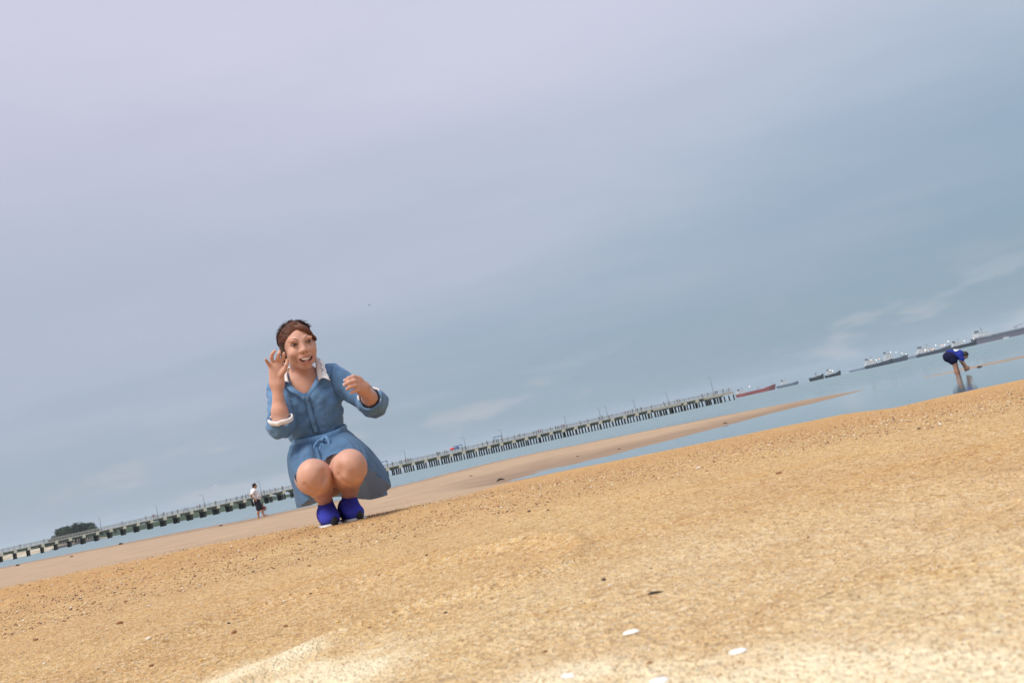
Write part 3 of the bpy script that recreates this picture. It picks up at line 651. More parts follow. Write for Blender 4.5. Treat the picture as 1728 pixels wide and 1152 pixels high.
# ------------------------------------------------------------------ smooth solid modelling (people)
class Solid:
    """Smooth union / cut of tapered limbs and ellipsoids, meshed as one continuous surface."""
    def __init__(s): s.ops = []
    def cap(s, a, b, ra, rb, k=.02, flat=1.0, cut=False, ax=None):
        s.ops.append(('cap', np.array(a, float), np.array(b, float), ra, rb, k, flat, cut, ax)); return s
    def ell(s, c, r, k=.02, R=None, cut=False):
        s.ops.append(('ell', np.array(c, float), np.array(r, float), None if R is None else np.array(R, float), None, k, 1, cut, None)); return s
    def chain(s, pts, rad, k=.012, **kw):
        for i in range(len(pts) - 1): s.cap(pts[i], pts[i + 1], rad[i], rad[i + 1], k, **kw)
        return s
    def sub(s, other, k=.006): s.ops.append(('sub', other, None, None, None, k, 1, False, None)); return s
    @staticmethod
    def dist(op, x, y, z):
        if op[0] == 'sub':
            F = np.full(np.broadcast(x, y, z).shape, .5)
            for o in op[1].ops: F = Solid.join(F, Solid.dist(o, x, y, z), o[5], o[7])
            return F
        if op[0] == 'cap':
            _, a, b, ra, rb, k, flat, cut, ax = op
            d = b - a; px, py, pz = x - a[0], y - a[1], z - a[2]
            f = np.array([1, 1 / flat, 1]) if ax is None else np.array(ax)
            q = d * f; px, py, pz = px * f[0], py * f[1], pz * f[2]
            t = np.clip((px * q[0] + py * q[1] + pz * q[2]) / max(q @ q, 1e-12), 0, 1)
            dd = np.sqrt((px - q[0] * t) ** 2 + (py - q[1] * t) ** 2 + (pz - q[2] * t) ** 2) - (ra + (rb - ra) * t)
            return dd / max(f)
        _, c, r, R, _, k, _, cut, _ = op
        px, py, pz = x - c[0], y - c[1], z - c[2]
        if R is not None: px, py, pz = (R[0, 0] * px + R[1, 0] * py + R[2, 0] * pz, R[0, 1] * px + R[1, 1] * py + R[2, 1] * pz, R[0, 2] * px + R[1, 2] * py + R[2, 2] * pz)
        k0 = np.sqrt((px / r[0]) ** 2 + (py / r[1]) ** 2 + (pz / r[2]) ** 2)
        k1 = np.sqrt((px / r[0] ** 2) ** 2 + (py / r[1] ** 2) ** 2 + (pz / r[2] ** 2) ** 2) + 1e-9
        return k0 * (k0 - 1) / k1
    @staticmethod
    def join(F, d, k, cut):
        if cut:
            h = np.clip(.5 - .5 * (F + d) / k, 0, 1); return F + (-d - F) * h + k * h * (1 - h)
        h = np.clip(.5 + .5 * (F - d) / k, 0, 1); return F + (d - F) * h - k * h * (1 - h)
    def value(s, x, y, z):
        F = np.full(np.shape(x), .5)
        for op in s.ops: F = s.join(F, s.dist(op, x, y, z), op[5], op[7])
        return F
    def bounds(s):
        lo, hi = [], []
        for op in s.ops:
            if op[7]: continue
            if op[0] == 'sub': a, b = op[1].bounds(); lo.append(a); hi.append(b); continue
            if op[0] == 'cap':
                f = op[8] or (1, 1 / op[6], 1); r = max(op[3], op[4]) / np.array(f)
                lo.append(np.minimum(op[1], op[2]) - r); hi.append(np.maximum(op[1], op[2]) + r)
            else: r = max(op[2]); lo.append(op[1] - r); hi.append(op[1] + r)
        return np.min(lo, 0), np.max(hi, 0)
    def mesh(s, h, disp=None, margin=.02):
        lo, hi = s.bounds(); lo = lo - margin; hi = hi + margin
        n = np.ceil((hi - lo) / h).astype(int) + 1
        ax = [lo[i] + h * np.arange(n[i]) for i in range(3)]
        F = np.full(n, .08, np.float32)
        for op in s.ops:
            if op[0] == 'sub': a, b = op[1].bounds()
            elif op[0] == 'cap':
                f = op[8] or (1, 1 / op[6], 1); r = max(op[3], op[4]) / np.array(f); a, b = np.minimum(op[1], op[2]) - r, np.maximum(op[1], op[2]) + r
            else: r = max(op[2]); a, b = op[1] - r, op[1] + r
            m = op[5] + 3 * h
            sl = [slice(max(0, int((a[i] - m - lo[i]) / h)), min(n[i], int((b[i] + m - lo[i]) / h) + 2)) for i in range(3)]
            if any(q.stop <= q.start for q in sl): continue
            d = s.dist(op, ax[0][sl[0]][:, None, None], ax[1][sl[1]][None, :, None], ax[2][sl[2]][None, None, :])
            F[tuple(sl)] = s.join(F[tuple(sl)], d, op[5], op[7])
        if disp is not None:
            band = np.nonzero(np.abs(F) < .025)
            F[band] += disp(ax[0][band[0]], ax[1][band[1]], ax[2][band[2]])
        return nets(F, lo, h)
def nets(F, lo, h):
    S = F < 0
    cnt = np.zeros(np.array(F.shape) - 1, np.int8)
    for i in (0, 1):
        for j in (0, 1):
            for k in (0, 1): cnt += S[i:F.shape[0] - 1 + i, j:F.shape[1] - 1 + j, k:F.shape[2] - 1 + k]
    act = (cnt > 0) & (cnt < 8); cells = np.argwhere(act)
    idx = np.full(act.shape, -1, np.int64); idx[act] = np.arange(len(cells))
    acc = np.zeros((len(cells), 3)); w = np.zeros(len(cells))
    C = [(i, j, k) for i in (0, 1) for j in (0, 1) for k in (0, 1)]
    for a in C:
        for b in C:
            if a < b and sum(abs(p - q) for p, q in zip(a, b)) == 1:
                fa = F[tuple((cells + a).T)]; fb = F[tuple((cells + b).T)]; mk = (fa < 0) != (fb < 0)
                t = np.where(mk, fa / np.where(mk, fa - fb, 1), 0)
                acc += np.where(mk[:, None], np.array(a) + t[:, None] * (np.array(b) - np.array(a)), 0); w += mk
    V = (cells + acc / w[:, None]) * h + lo
    faces = []
    for axn in range(3):
        sl0 = [slice(1, -1)] * 3; sl1 = [slice(1, -1)] * 3; sl0[axn] = slice(0, -1); sl1[axn] = slice(1, None)
        A, B = S[tuple(sl0)], S[tuple(sl1)]; e = np.argwhere(A != B)
        inside = A[tuple(e.T)]
        off = [1, 1, 1]; off[axn] = 0; e = e + off
        u, v = [(1, 2), (2, 0), (0, 1)][axn]
        du = np.zeros(3, int); du[u] = 1; dv = np.zeros(3, int); dv[v] = 1
        q = np.stack([idx[tuple((e - du - dv).T)], idx[tuple((e - dv).T)], idx[tuple(e.T)], idx[tuple((e - du).T)]], -1)
        q[~inside] = q[~inside][:, ::-1]
        faces.append(q[(q >= 0).all(1)])
    return V, np.concatenate(faces)
def tidy(V, F, it=2, lam=.5):                    # a little Laplacian smoothing
    e = np.concatenate([F[:, [0, 1]], F[:, [1, 2]], F[:, [2, 3]], F[:, [3, 0]]]); e = np.concatenate([e, e[:, ::-1]])
    n = np.bincount(e[:, 0], minlength=len(V))[:, None] + 1e-9
    for _ in range(it):
        s = np.stack([np.bincount(e[:, 0], weights=V[e[:, 1], i], minlength=len(V)) for i in range(3)], -1)
        V = V + lam * (s / n - V)
    return V
def catmull(P, n, closed=True):
    P = np.asarray(P, float); m = len(P); out = []
    for s in np.linspace(0, m if closed else m - 1, n, endpoint=not closed):
        i = int(s); t = s - i
        if closed: a, b, c, d = (P[(i + q) % m] for q in (-1, 0, 1, 2))
        else:
            i = min(i, m - 2); t = s - i; a, b, c, d = P[max(i - 1, 0)], P[i], P[i + 1], P[min(i + 2, m - 1)]
        out.append(.5 * (2 * b + (c - a) * t + (2 * a - 5 * b + 4 * c - d) * t * t + (3 * b - a - 3 * c + d) * t ** 3))
    return np.array(out)
# ------------------------------------------------------------------ the crouching woman
WO = np.array([-0.835, 3.45, 0.0]); WO[2] = float(land_z(WO[0], WO[1])) - .002
WR = math.atan2(-WO[0], WO[1])                   # her front faces the camera
cw, sw = math.cos(-WR), math.sin(-WR)
def wl(v): return np.array([v[0] * cw - v[1] * sw, v[0] * sw + v[1] * cw, v[2]])
CL = wl(np.array([0, 0, CZ]) - WO)
def W(px, py, y):                                # photo pixel to her own coordinates, y metres behind her toes
    d = wl(ray(px, py)); return CL + d * ((y - CL[1]) / d[1])
woman = thing('person', 'smiling crouching woman in a denim dress and blue shoes on the sand, one hand raised', 'person', WO, WR)

def jean_material(name, col, inside=None, through=0.0):
    m = bpy.data.materials.new(name); m.use_nodes = True; nt = m.node_tree; N = nt.nodes.new; L = nt.links.new
    b = nt.nodes['Principled BSDF']; tc = N('ShaderNodeTexCoord'); P = tc.outputs['Object']
    b.inputs['Roughness'].default_value = 0.85; b.inputs['Specular IOR Level'].default_value = 0.15
    b.inputs['Sheen Weight'].default_value = 0.12
    n = N('ShaderNodeTexNoise'); n.inputs['Scale'].default_value = 16; n.inputs['Detail'].default_value = 5; L(P, n.inputs['Vector'])
    mp = N('ShaderNodeMapping'); mp.inputs['Scale'].default_value = (320, 320, 70); L(P, mp.inputs[0])
    n2 = N('ShaderNodeTexNoise'); n2.inputs['Scale'].default_value = 1.0; n2.inputs['Detail'].default_value = 2; L(mp.outputs[0], n2.inputs['Vector'])
    r = N('ShaderNodeMapRange'); r.inputs['From Min'].default_value = .3; r.inputs['From Max'].default_value = .7; L(n.outputs['Fac'], r.inputs['Value'])
    ad = N('ShaderNodeMath'); ad.operation = 'MULTIPLY_ADD'; L(n2.outputs['Fac'], ad.inputs[0]); ad.inputs[1].default_value = .8; L(r.outputs[0], ad.inputs[2])
    mx = N('ShaderNodeMix'); mx.data_type = 'RGBA'; L(ad.outputs[0], mx.inputs[0]); mx.inputs[6].default_value = (*[c * .70 for c in col], 1); mx.inputs[7].default_value = (*[c * 1.16 for c in col], 1)
    c_out = mx.outputs[2]
    if inside:
        g = N('ShaderNodeNewGeometry'); m2 = N('ShaderNodeMix'); m2.data_type = 'RGBA'; L(g.outputs['Backfacing'], m2.inputs[0]); L(c_out, m2.inputs[6]); m2.inputs[7].default_value = (*inside, 1); c_out = m2.outputs[2]
    L(c_out, b.inputs['Base Color'])
    n3 = N('ShaderNodeTexNoise'); n3.noise_type = 'RIDGED_MULTIFRACTAL'; n3.inputs['Scale'].default_value = 11; n3.inputs['Detail'].default_value = 3; n3.inputs['Distortion'].default_value = .6; L(P, n3.inputs['Vector'])
    bp = N('ShaderNodeBump'); bp.inputs['Distance'].default_value = .0050; L(n3.outputs['Fac'], bp.inputs['Height']); L(bp.outputs[0], b.inputs['Normal'])
    if through:                                   # thin chambray lets daylight through
        tr = N('ShaderNodeBsdfTranslucent'); L(c_out, tr.inputs['Color']); ms = N('ShaderNodeMixShader'); ms.inputs[0].default_value = through
        L(b.outputs[0], ms.inputs[1]); L(tr.outputs[0], ms.inputs[2]); L(ms.outputs[0], nt.nodes['Material Output'].inputs['Surface'])
    return m
M_den = jean_material('washed_denim', (0.112, 0.220, 0.375))
M_den2 = jean_material('denim_trim', (0.118, 0.232, 0.390))
M_skin = mat('skin', (0.62, 0.350, 0.260), 0.50, 0.30, 0.12, 22, 0.0006, 140, sss=0.12, tint=(0.68, 0.375, 0.270))
M_hair = mat('dark_hair', (0.054, 0.028, 0.021), 0.5, 0.3, 0.6, 260)
M_hair2 = mat('auburn_fringe', (0.155, 0.056, 0.031), 0.45, 0.35, 0.6, 260)
M_lace = mat('white_lace', (0.84, 0.82, 0.81), 0.9, 0.1, 0.07, 260, 0.0015, 220)
M_lip = mat('lips', (0.50, 0.19, 0.16), 0.35, 0.45)
M_teeth = mat('teeth', (0.80, 0.76, 0.66), 0.3, 0.5)
M_mouth = mat('mouth_inside', (0.07, 0.02, 0.018), 0.7)
M_brow = mat('eyebrow', (0.17, 0.08, 0.055), 0.9, 0.1)
M_eye = mat('eye_white', (0.34, 0.27, 0.245), 0.3, 0.4)
M_iris = mat('iris', (0.016, 0.010, 0.008), 0.1, 0.6)
M_nail = mat('nail', (0.80, 0.62, 0.56), 0.2, 0.5)

# --- head, in head coordinates (x to her left, -y out of the face, z up, origin between the eyes on the neck axis)
HP = Matrix.Rotation(math.radians(11), 3, 'Z') @ Matrix.Rotation(math.radians(-5), 3, 'Y') @ Matrix.Rotation(math.radians(7), 3, 'X')
HR = np.array(HP)
HO = W(509.5, 578.0, -.065) - HR @ np.array([0, -.085, .002])
def hd(p): return HO + HR @ np.asarray(p, float)
body = Solid()
def HE(c, r, k=.02, cut=False): body.ell(hd(c), r, k, HR, cut)
HE((0, .012, .024), (.066, .088, .068), .02)
HE((0, -.022, -.032), (.0545, .064, .072), .03)
HE((0, -.056, -.094), (.021, .025, .0190), .026)
for s in (-1, 1):
    HE((s * .037, -.012, -.058), (.018, .03, .025), .026)
    HE((s * .034, -.058, -.034), (.022, .020, .018), .024)            # cheeks pushed up by the smile
    HE((s * .030, -.076, .017), (.020, .010, .009), .014)             # brow
    HE((s * .030, -.094, .000), (.0150, .0120, .0070), .010, True)    # eye hollows
    HE((s * .068, .016, -.012), (.008, .016, .026), .008)
    HE((s * .0122, -.0875, -.0330), (.0082, .009, .0070), .007)       # nostril wings
body.cap(hd((0, -.078, .006)), hd((0, -.0955, -.030)), .0072, .0098, .012)
HE((0, -.080, -.0665), (.027, .014, .020), .016)                      # lips stand forward
HE((0, -.094, -.0705), (.0275, .024, .0115), .004, True)              # open mouth
head_only = Solid(); head_only.ops = list(body.ops)
NB = W(512, 655, .075)
body.cap(hd((0, .044, -.055)), NB + [0, 0, .0], .042, .047, .020)
# --- trunk (mostly under the dress)
SR, SL = W(474, 655, .09), W(559, 634, .09)
WA = W(538, 735, .12); CH = W(524, 690, .10); PE = W(548, 790, .19)
body.cap(WA, CH, .086, .100, .05, .72).cap(CH, NB - [0, 0, .02], .105, .06, .05, .72).cap(PE, WA, .128, .086, .05, .8)
body.cap(SR, SL, .042, .042, .05)
# --- arms and hands
ER, WRt = W(474, 717, -.055), W(467.5, 650, -.075)
body.cap(SR, ER, .043, .038, .02).chain([ER, ER * .65 + WRt * .35, WRt], [.0305, .0290, .0190], .02)
EL, WLt = W(630, 680, .0), W(612.5, 655.5, -.19)
body.cap(SL, EL, .043, .039, .02).chain([EL, EL * .6 + WLt * .4, WLt], [.032, .0295, .0210], .02)
NAILS = []
def finger(pts, r0, r1, nail_dir):
    body.chain(pts, np.linspace(r0, r1, len(pts)), .004); NAILS.append((pts[-1], pts[-2], r1, np.array(nail_dir, float)))
# raised hand, palm half towards the camera, fingers fanned beside the ear
yH = -.085
body.cap(W(467, 646, yH + .008), W(461, 620, yH), .024, .0185, .016, .55).cap(W(468, 646, yH + .008), W(472, 618, yH), .024, .0185, .016, .55)
finger([W(457, 619, yH), W(452, 612, yH - .012), W(448.2, 606.5, yH - .028)], .0078, .0058, (0, 1, 0))
finger([W(461, 614, yH), W(458, 603, yH - .012), W(460, 596.5, yH - .026), W(464, 591.5, yH - .03)], .0084, .0062, (0, 1, 0))
finger([W(467, 612.5, yH), W(469, 603, yH - .018), W(471, 597, yH - .028), W(472, 592, yH - .024)], .0086, .0064, (0, 1, 0))
finger([W(473.5, 614, yH), W(477, 606, yH - .012), W(479, 599.5, yH - .022), W(479.5, 595.5, yH - .026)], .0084, .0062, (0, 1, 0))
finger([W(473, 634, yH - .002), W(480, 624, yH - .012), W(483.5, 615, yH - .018), W(485, 606, yH - .016)], .0120, .0072, (1, .4, 0))
# loosely closed hand held out in front of her left shoulder
yL = -.215
body.cap(WLt, W(604, 641, yL), .026, .0185, .018, ax=(1, 1, 1)).cap(WLt, W(606, 655, yL), .026, .0175, .018)
finger([W(604.5, 638, yL - .005), W(596, 635.5, yL - .035), W(588.5, 638.5, yL - .042), W(583.5, 641.5, yL - .030)], .0100, .0076, (-.7, -.7, 0))
finger([W(606, 644, yL - .005), W(597, 642.5, yL - .042), W(588.5, 645.5, yL - .048), W(582.5, 648.5, yL - .034)], .0102, .0078, (-.7, -.7, 0))
finger([W(607, 650.5, yL - .005), W(599, 650, yL - .040), W(591.5, 652.5, yL - .046), W(586.5, 655.5, yL - .032)], .0098, .0074, (-.7, -.7, 0))
finger([W(608, 657, yL - .002), W(602.5, 657.5, yL - .032), W(597.5, 660, yL - .038), W(593.5, 662, yL - .028)], .0088, .0066, (-.7, -.7, 0))
finger([W(609, 646, yL + .025), W(599, 637.5, yL + .012), W(590.5, 639.5, yL - .004)], .0125, .0082, (0, .5, .8))
# --- legs
KR, KL = W(530, 803.5, -.205), W(590, 788, -.205)
AR, AL = W(549.5, 848, .02), W(589.5, 838.5, .02)
HRp, HLp = W(534, 800, .16), W(572, 792, .16)
LEGS, CREASE = [], []
KNEE_LINES = {-1: [[(547, 795), (547.5, 806), (545, 818)], [(514, 818), (524, 827), (537, 829)]], 1: [[(571, 801), (577, 811), (588, 818)], [(598, 823), (609, 817), (615, 806)]]}
for K_, A_, H_, sg in ((KR, AR, HRp, -1), (KL, AL, HLp, 1)):
    leg = Solid()
    leg.chain([H_, H_ * .45 + K_ * .55, K_], [.082, .076, .0635 + .003 * (sg > 0)], .03)
    leg.ell(K_ + [.004 * sg, -.018, .014], (.044, .046, .046), .035)                       # kneecap
    leg.chain([K_ + [0, .004, -.016], K_ * .60 + A_ * .40 + [.006, .030, .012], A_ * .76 + K_ * .24 + [.003, .006, .006], A_], [.057, .049, .032, .0260], .022)
    leg.cap(A_, A_ + [0, .01, -.06], .0275, .029, .02)
    for dx, dz, r_ in ((-.046 * sg, -.012, .016), (0, -.052, .022)):       # hollows beside and under the kneecap
        leg.ell(K_ + [dx, -.090 + .012 * abs(dx) / .036, dz], (r_ * 1.1, .022, .021), .03, None, True)
    for path in KNEE_LINES[sg]:                                                               # folds of the bent knee
        pt = []
        for a, b_ in path:
            yy = np.linspace(-.36, .05, 260); q = np.array([W(a, b_, t) for t in yy]); pt.append(q[int(np.argmax(leg.value(q[:, 0], q[:, 1], q[:, 2]) < 0))])
        CREASE.append((pt, sg))
    LEGS.append(leg)
for leg, sg in zip(LEGS, (-1, 1)):
    for pt, s_ in CREASE:
        if s_ == sg: leg.chain([p + [0, -.0035, 0] for p in pt], [.0045] * len(pt), .012, cut=True)
    body.sub(leg, .004)
V, Fq = body.mesh(.0036); V = tidy(V, Fq, 2, .45)
bo = mesh_obj('body', V, Fq, M_skin, woman, True)
tag(bo, 'tanned skin of face, arms and bare knees')

# --- face details
def face_y(x, z, out=0.0):
    ys = np.linspace(-.13, .0, 400); p = np.stack([np.full_like(ys, x), ys, np.full_like(ys, z)], -1) @ HR.T + HO
    f = head_only.value(p[:, 0], p[:, 1], p[:, 2]); i = np.argmax(f < 0); return ys[i] - out
def fp(x, z, out=0.0): return hd((x, face_y(x, z) - out, z))
for s in (-1, 1):
    e = MB(); e.ball((0, 0, 0), (.0126, .0112, .0041), 14, 9)
    ec = np.array([s * .0305, -.0755, .0005]); e.v = [tuple(hd(ec + q)) for q in e.v]
    eo = e.build('eye', M_eye, bo, True)
    i = MB(); i.ball((0, 0, 0), (.0062, .0030, .0040), 12, 7); i.v = [tuple(hd(ec + np.array(q) + [-.0008, -.0100, .0002])) for q in i.v]; i.build('iris', M_iris, bo, True)
    l = MB(); l.tube([fp(s * .0305 + a * .0155, .0002 + .0045 * (1 - a * a) + (.0018 if a * s > 0 else -.0006) * abs(a), .0022) for a in np.linspace(-1, 1, 9)], [.0006, .0011, .0014, .0015, .0015, .0015, .0014, .0012, .0007], 6); l.build('upper_lid', M_iris, bo, True)
    l = MB(); l.tube([fp(s * .0305 + a * .014, .0000 - .0039 * (1 - a * a), .0008) for a in np.linspace(-1, 1, 9)], .0007, 5); l.build('lower_lid', M_brow, bo, True)
    b = MB(); b.tube([fp(s * (.0135 + .036 * t), .0185 + .0085 * math.sin(t * 2.5) - .004 * t, -.0008) for t in np.linspace(0, 1, 10)], [.0009, .0016, .0019, .0019, .0018, .0017, .0016, .0013, .0010, .0006], 6); b.build('eyebrow', M_brow, bo, True)
    n = MB(); n.ball((0, 0, 0), (.0032, .002, .0018), 8, 6); n.v = [tuple(hd(np.array([s * .0062, face_y(s * .0062, -.0395), -.0395]) + q)) for q in n.v]; n.build('nostril', M_mouth, bo, True)
# the laughing mouth: cavity lining, upper teeth, lips
MZ = -.0680
def mouth_pt(a, k=1.0, dz=0.0, dy=0.0):
    x = .0290 * math.cos(a) * k; zz = math.sin(a)
    z = MZ + (.0060 if zz > 0 else .0155) * zz * k + .0075 * (math.cos(a) ** 2) + dz
    return hd((x, -.0955 + .34 * abs(x) ** 1.18 + dy + .004 * max(0, -zz), z))
m = MB(); vs = [mouth_pt(2 * math.pi * k / 28, .98, 0, .0035) for k in range(28)] + [hd((0, -.083, MZ - .002))]
m.add(vs, [(k, (k + 1) % 28, 28) for k in range(28)]); m.build('mouth_cavity', M_mouth, bo, True)
for a0, a1, rr, nm in ((0, math.pi, (.0010, .0020), 'upper_lip'), (math.pi, 2 * math.pi, (.0010, .0032), 'lower_lip')):
    m = MB(); aa = np.linspace(a0, a1, 17); m.tube([mouth_pt(a, 1.05, 0, -.0006) for a in aa], [rr[0] + (rr[1] - rr[0]) * math.sin((a - a0)) ** (0.7) if 0 < a - a0 < math.pi else rr[0] for a in aa], 8); m.build(nm, M_lip, bo, True)
m = MB(); rows = []
for j, zz in enumerate((0.0, -.0048, -.0090)):
    for q in np.linspace(-1, 1, 17):
        x = q * .0175; rows.append(hd((x, -.0930 + .36 * abs(x) ** 1.15 + .0006 * (j == 1) + .0012 * abs(math.sin(q * 12.5)), MZ + .0042 + .0034 * q * q * .9 + zz * (1 - .35 * q * q))))
m.add(rows, grid_faces(3, 17).tolist()); to = m.build('teeth', M_teeth, bo, True); sm = to.modifiers.new('thick', 'SOLIDIFY'); sm.thickness = .003; sm.offset = -1
m = MB(); m.ball((0, 0, 0), (.013, .008, .0045), 12, 7); m.v = [tuple(hd(np.array([0, -.085, MZ - .0095]) + q)) for q in m.v]; m.build('tongue', M_lip, bo, True)
m = MB()
for tip, prev, r, nd in NAILS[5:9]:
    d = (tip - prev) / np.linalg.norm(tip - prev); nd = nd - d * (nd @ d); nd /= np.linalg.norm(nd); w_ = np.cross(d, nd); c = tip + nd * r * .75 + d * r * .5
    o = MB().add([c + d * r * a + w_ * r * .8 * b - nd * .0016 * abs(b) for a in (-.9, -.3, .35) for b in (-1, 0, 1)], grid_faces(3, 3).tolist()).build('fingernail', M_nail, bo, True)
    sm = o.modifiers.new('thick', 'SOLIDIFY'); sm.thickness = .0012; sm.offset = 0

# --- hair: swept-back cap, coiled back and a side-swept fringe, all overlaid with strands
hair = Solid()
def HH(c, r, k=.015, cut=False): hair.ell(hd(c), r, k, HR, cut)
HH((0, .018, .026), (.0685, .091, .0690), .015)
HH((-.012, .070, .002), (.046, .043, .052), .02); HH((-.053, .030, -.016), (.018, .036, .042), .02); HH((.056, .035, -.006), (.020, .034, .044), .02)
HH((-.066, .010, -.030), (.014, .022, .040), .015)
HH((.004, -.100, -.030), (.0655, .082, .092), .006, True)
def hdisp(x, y, z):
    q = (np.stack([x, y, z], -1) - HO) @ HR
    return .0008 * np.sin(q[:, 2] * 520 + 5 * np.sin(q[:, 1] * 40)) + .0018 * fbm(q[:, 0] * 22, q[:, 1] * 22, q[:, 2] * 22, o=2) * smooth(-.06, .0, q[:, 1])
V, Fq = hair.mesh(.0034, hdisp); V = tidy(V, Fq, 1, .4)
ho = mesh_obj('hair', V, Fq, M_hair, woman, True)
tag(ho, 'dark brown hair tied back with a reddish side fringe')
def skull(p, lift):                              # push a head-space point out to just above the skull
    c = np.array([0, .015, .026]); r = np.array([.064, .088, .0665]) + lift; d = (np.asarray(p) - c) / r; return c + d / np.linalg.norm(d) * r
fr = MB(); st = MB(); rr = random.Random(3)
for i in range(480):                              # fringe: from the parting over the brow down to her left temple
    u = rr.random(); j = lambda s: rr.uniform(-s, s)
    P0 = skull((-.030 + .050 * u + j(.004), -.020 - .02 * u + j(.012), .100), .007 + j(.003))
    P1 = skull((.000 + .034 * u + j(.005), -.078 + .012 * u, .074 + j(.006)), .010 + j(.003))
    P2 = skull((.036 + .020 * u + j(.004), -.078 + .012 * u, .048 + j(.006)), .012 + j(.004))
    P3 = skull((.060 + .008 * u + j(.003), -.058 + .010 * u, .020 + j(.005)), .010 + j(.004)); P4 = np.array(P3) + [.007 + j(.003), -.003, -.016 + j(.005)]
    fr.tube([hd(q) for q in catmull([P0, P1, P2, P3, P4], 11, False)], [.0009] + [.0012] * 8 + [.0008, .0003], 4, False)
HL = catmull([(.018, -.084, .074), (-.012, -.082, .068), (-.034, -.076, .055), (-.050, -.062, .034), (-.060, -.044, .006), (-.064, -.032, -.020), (-.066, -.024, -.044)], 60, False)
for i in range(1200):                              # the other side, combed back from the hairline over the ear
    j = lambda s: rr.uniform(-s, s); h_ = HL[rr.randrange(60)]
    P0 = skull(h_ + [j(.002), j(.003), j(.002)], .002); P1 = skull(h_ + [-.010, .030, .009 + j(.003)], .0075 + j(.003)); P2 = skull(h_ + [-.014, .066, .006 + j(.004)], .0095 + j(.003)); P3 = skull(np.array([h_[0] * .7 - .02, .085, h_[2] * .55 + j(.01)]), .012 + j(.004))
    (fr if rr.random() < .45 + 5 * h_[2] else st).tube([hd(q) for q in catmull([P0, P1, P2, P3], 9, False)], [.0005] + [.0010] * 7 + [.0004], 4, False)
fr.build('fringe', M_hair2, ho, True)
for i in range(220):                              # crown and back strands
    j = lambda s: rr.uniform(-s, s); a = rr.uniform(-2.2, 2.2); b = rr.uniform(.0, 1.0)
    P0 = skull((.06 * math.sin(a) * b, -.05 + .05 * b + j(.02), .11), .008 + j(.003)); P1 = skull((.075 * math.sin(a), .03 + j(.02), .07 + j(.03)), .010 + j(.004)); P2 = skull((.06 * math.sin(a) - .02, .09, .02 + j(.03)), .016 + j(.006))
    st.tube([hd(q) for q in catmull([P0, P1, P2], 8, False)], [.0010] + [.0017] * 6 + [.0006], 4, False)
for i in range(60):                               # flyaway wisps
    j = lambda s: rr.uniform(-s, s); a = rr.uniform(-1.6, 1.6)
    P0 = skull((.07 * math.sin(a), j(.05), .10), .006); P1 = skull((.08 * math.sin(a) + j(.02), j(.05), .10), .014 + rr.random() * .008); P2 = skull((.09 * math.sin(a) + j(.03), .03 + j(.04), .08), .010 + rr.random() * .014)
    st.tube([hd(q) for q in catmull([P0, P1, P2], 7, False)], .0006, 3, False)
st.build('strands', M_hair, ho, True)

# --- dress: bodice with sleeves as one shell
dr = Solid()
dr.cap(WA + [0, -.01, -.02], CH, .108, .121, .05, .74).cap(CH, NB - [0, -.012, .045], .121, .082, .05, .72)
dr.cap(SR + [-.004, 0, -.012], SL + [.004, 0, -.012], .047, .047, .045)
BU = W(525, 687, .035)
dr.ell(BU + [-.048, .02, .01], (.055, .05, .05), .03).ell(BU + [.052, .02, .022], (.055, .05, .05), .03)
CR_, CLf = W(473.5, 706, -.078), EL * .74 + WLt * .26
dr.cap(SR, ER + [0, .010, 0], .054, .053, .03).cap(ER + [0, .004, 0], CR_ + [0, .012, -.004], .054, .050, .02)
dr.cap(SL, EL + [.004, .012, 0], .056, .058, .03).cap(EL + [.004, .006, -.004], CLf, .060, .058, .02)
AXR = np.array([0, -.42, .9]); AXR /= np.linalg.norm(AXR); AXL = (WLt - EL) / np.linalg.norm(WLt - EL)
dr.cap(CR_ + AXR * .050, CR_ + AXR * .12, .064, .085, .003, cut=True).cap(CR_ + AXR * .004, CR_ + AXR * .06, .040, .046, .003, cut=True)
dr.cap(CLf + AXL * .078, CLf + AXL * .15, .070, .09, .003, cut=True).cap(CLf + AXL * .006, CLf + AXL * .06, .043, .048, .003, cut=True)
VB = W(516.5, 664, -.02)
dr.cap(VB + [0, -.02, 0], W(511.5, 638, .03), .006, .050, .006, cut=True).cap(W(511.5, 638, .03), W(510, 615, .05), .050, .066, .006, cut=True)
def cdisp(x, y, z):
    d = 1.0 + 0 * x
    w = .0016 * np.sin((x * .9 - z * .8) * 115 + 5 * fbm(x * 9, y * 9, z * 9, o=2)) * (0.3 + .7 * smooth(-.2, .5, fbm(x * 7 + 3, y * 7, z * 7, o=2)))
    arm = smooth(.13, .19, np.abs(x + .02))
    w2 = .0014 * np.sin(z * 150 + x * 70 + 6 * fbm(x * 8, y * 8, z * 8, o=2)) * arm
    cr = 1 - np.abs(vnoise(x * 15 + z * 6, y * 15, z * 11 - x * 5)); cr2 = 1 - np.abs(vnoise(x * 24 + 9, y * 20, z * 20 + x * 9))
    return w + w2 + .0042 * cr ** 7 + .0026 * cr2 ** 7 + .0052 * fbm(x * 13, y * 13, z * 9, o=3)
V, Fq = dr.mesh(.0042, cdisp); V = tidy(V, Fq, 1, .4)
dress = mesh_obj('dress', V, Fq, M_den, woman, True)
tag(dress, 'washed blue denim shirt dress with white lace collar and cuffs')
def front_y(x, z, out=.0):                       # front surface of the bodice
    ys = np.linspace(-.2, .2, 500); f = dr.value(np.full_like(ys, x), ys, np.full_like(ys, z)); i = np.argmax(f < 0); return ys[i] - out
def on_front(px, py, out=.002):
    p = W(px, py, .0)
    for _ in range(4): p = W(px, py, front_y(p[0], p[2], out))
    return p
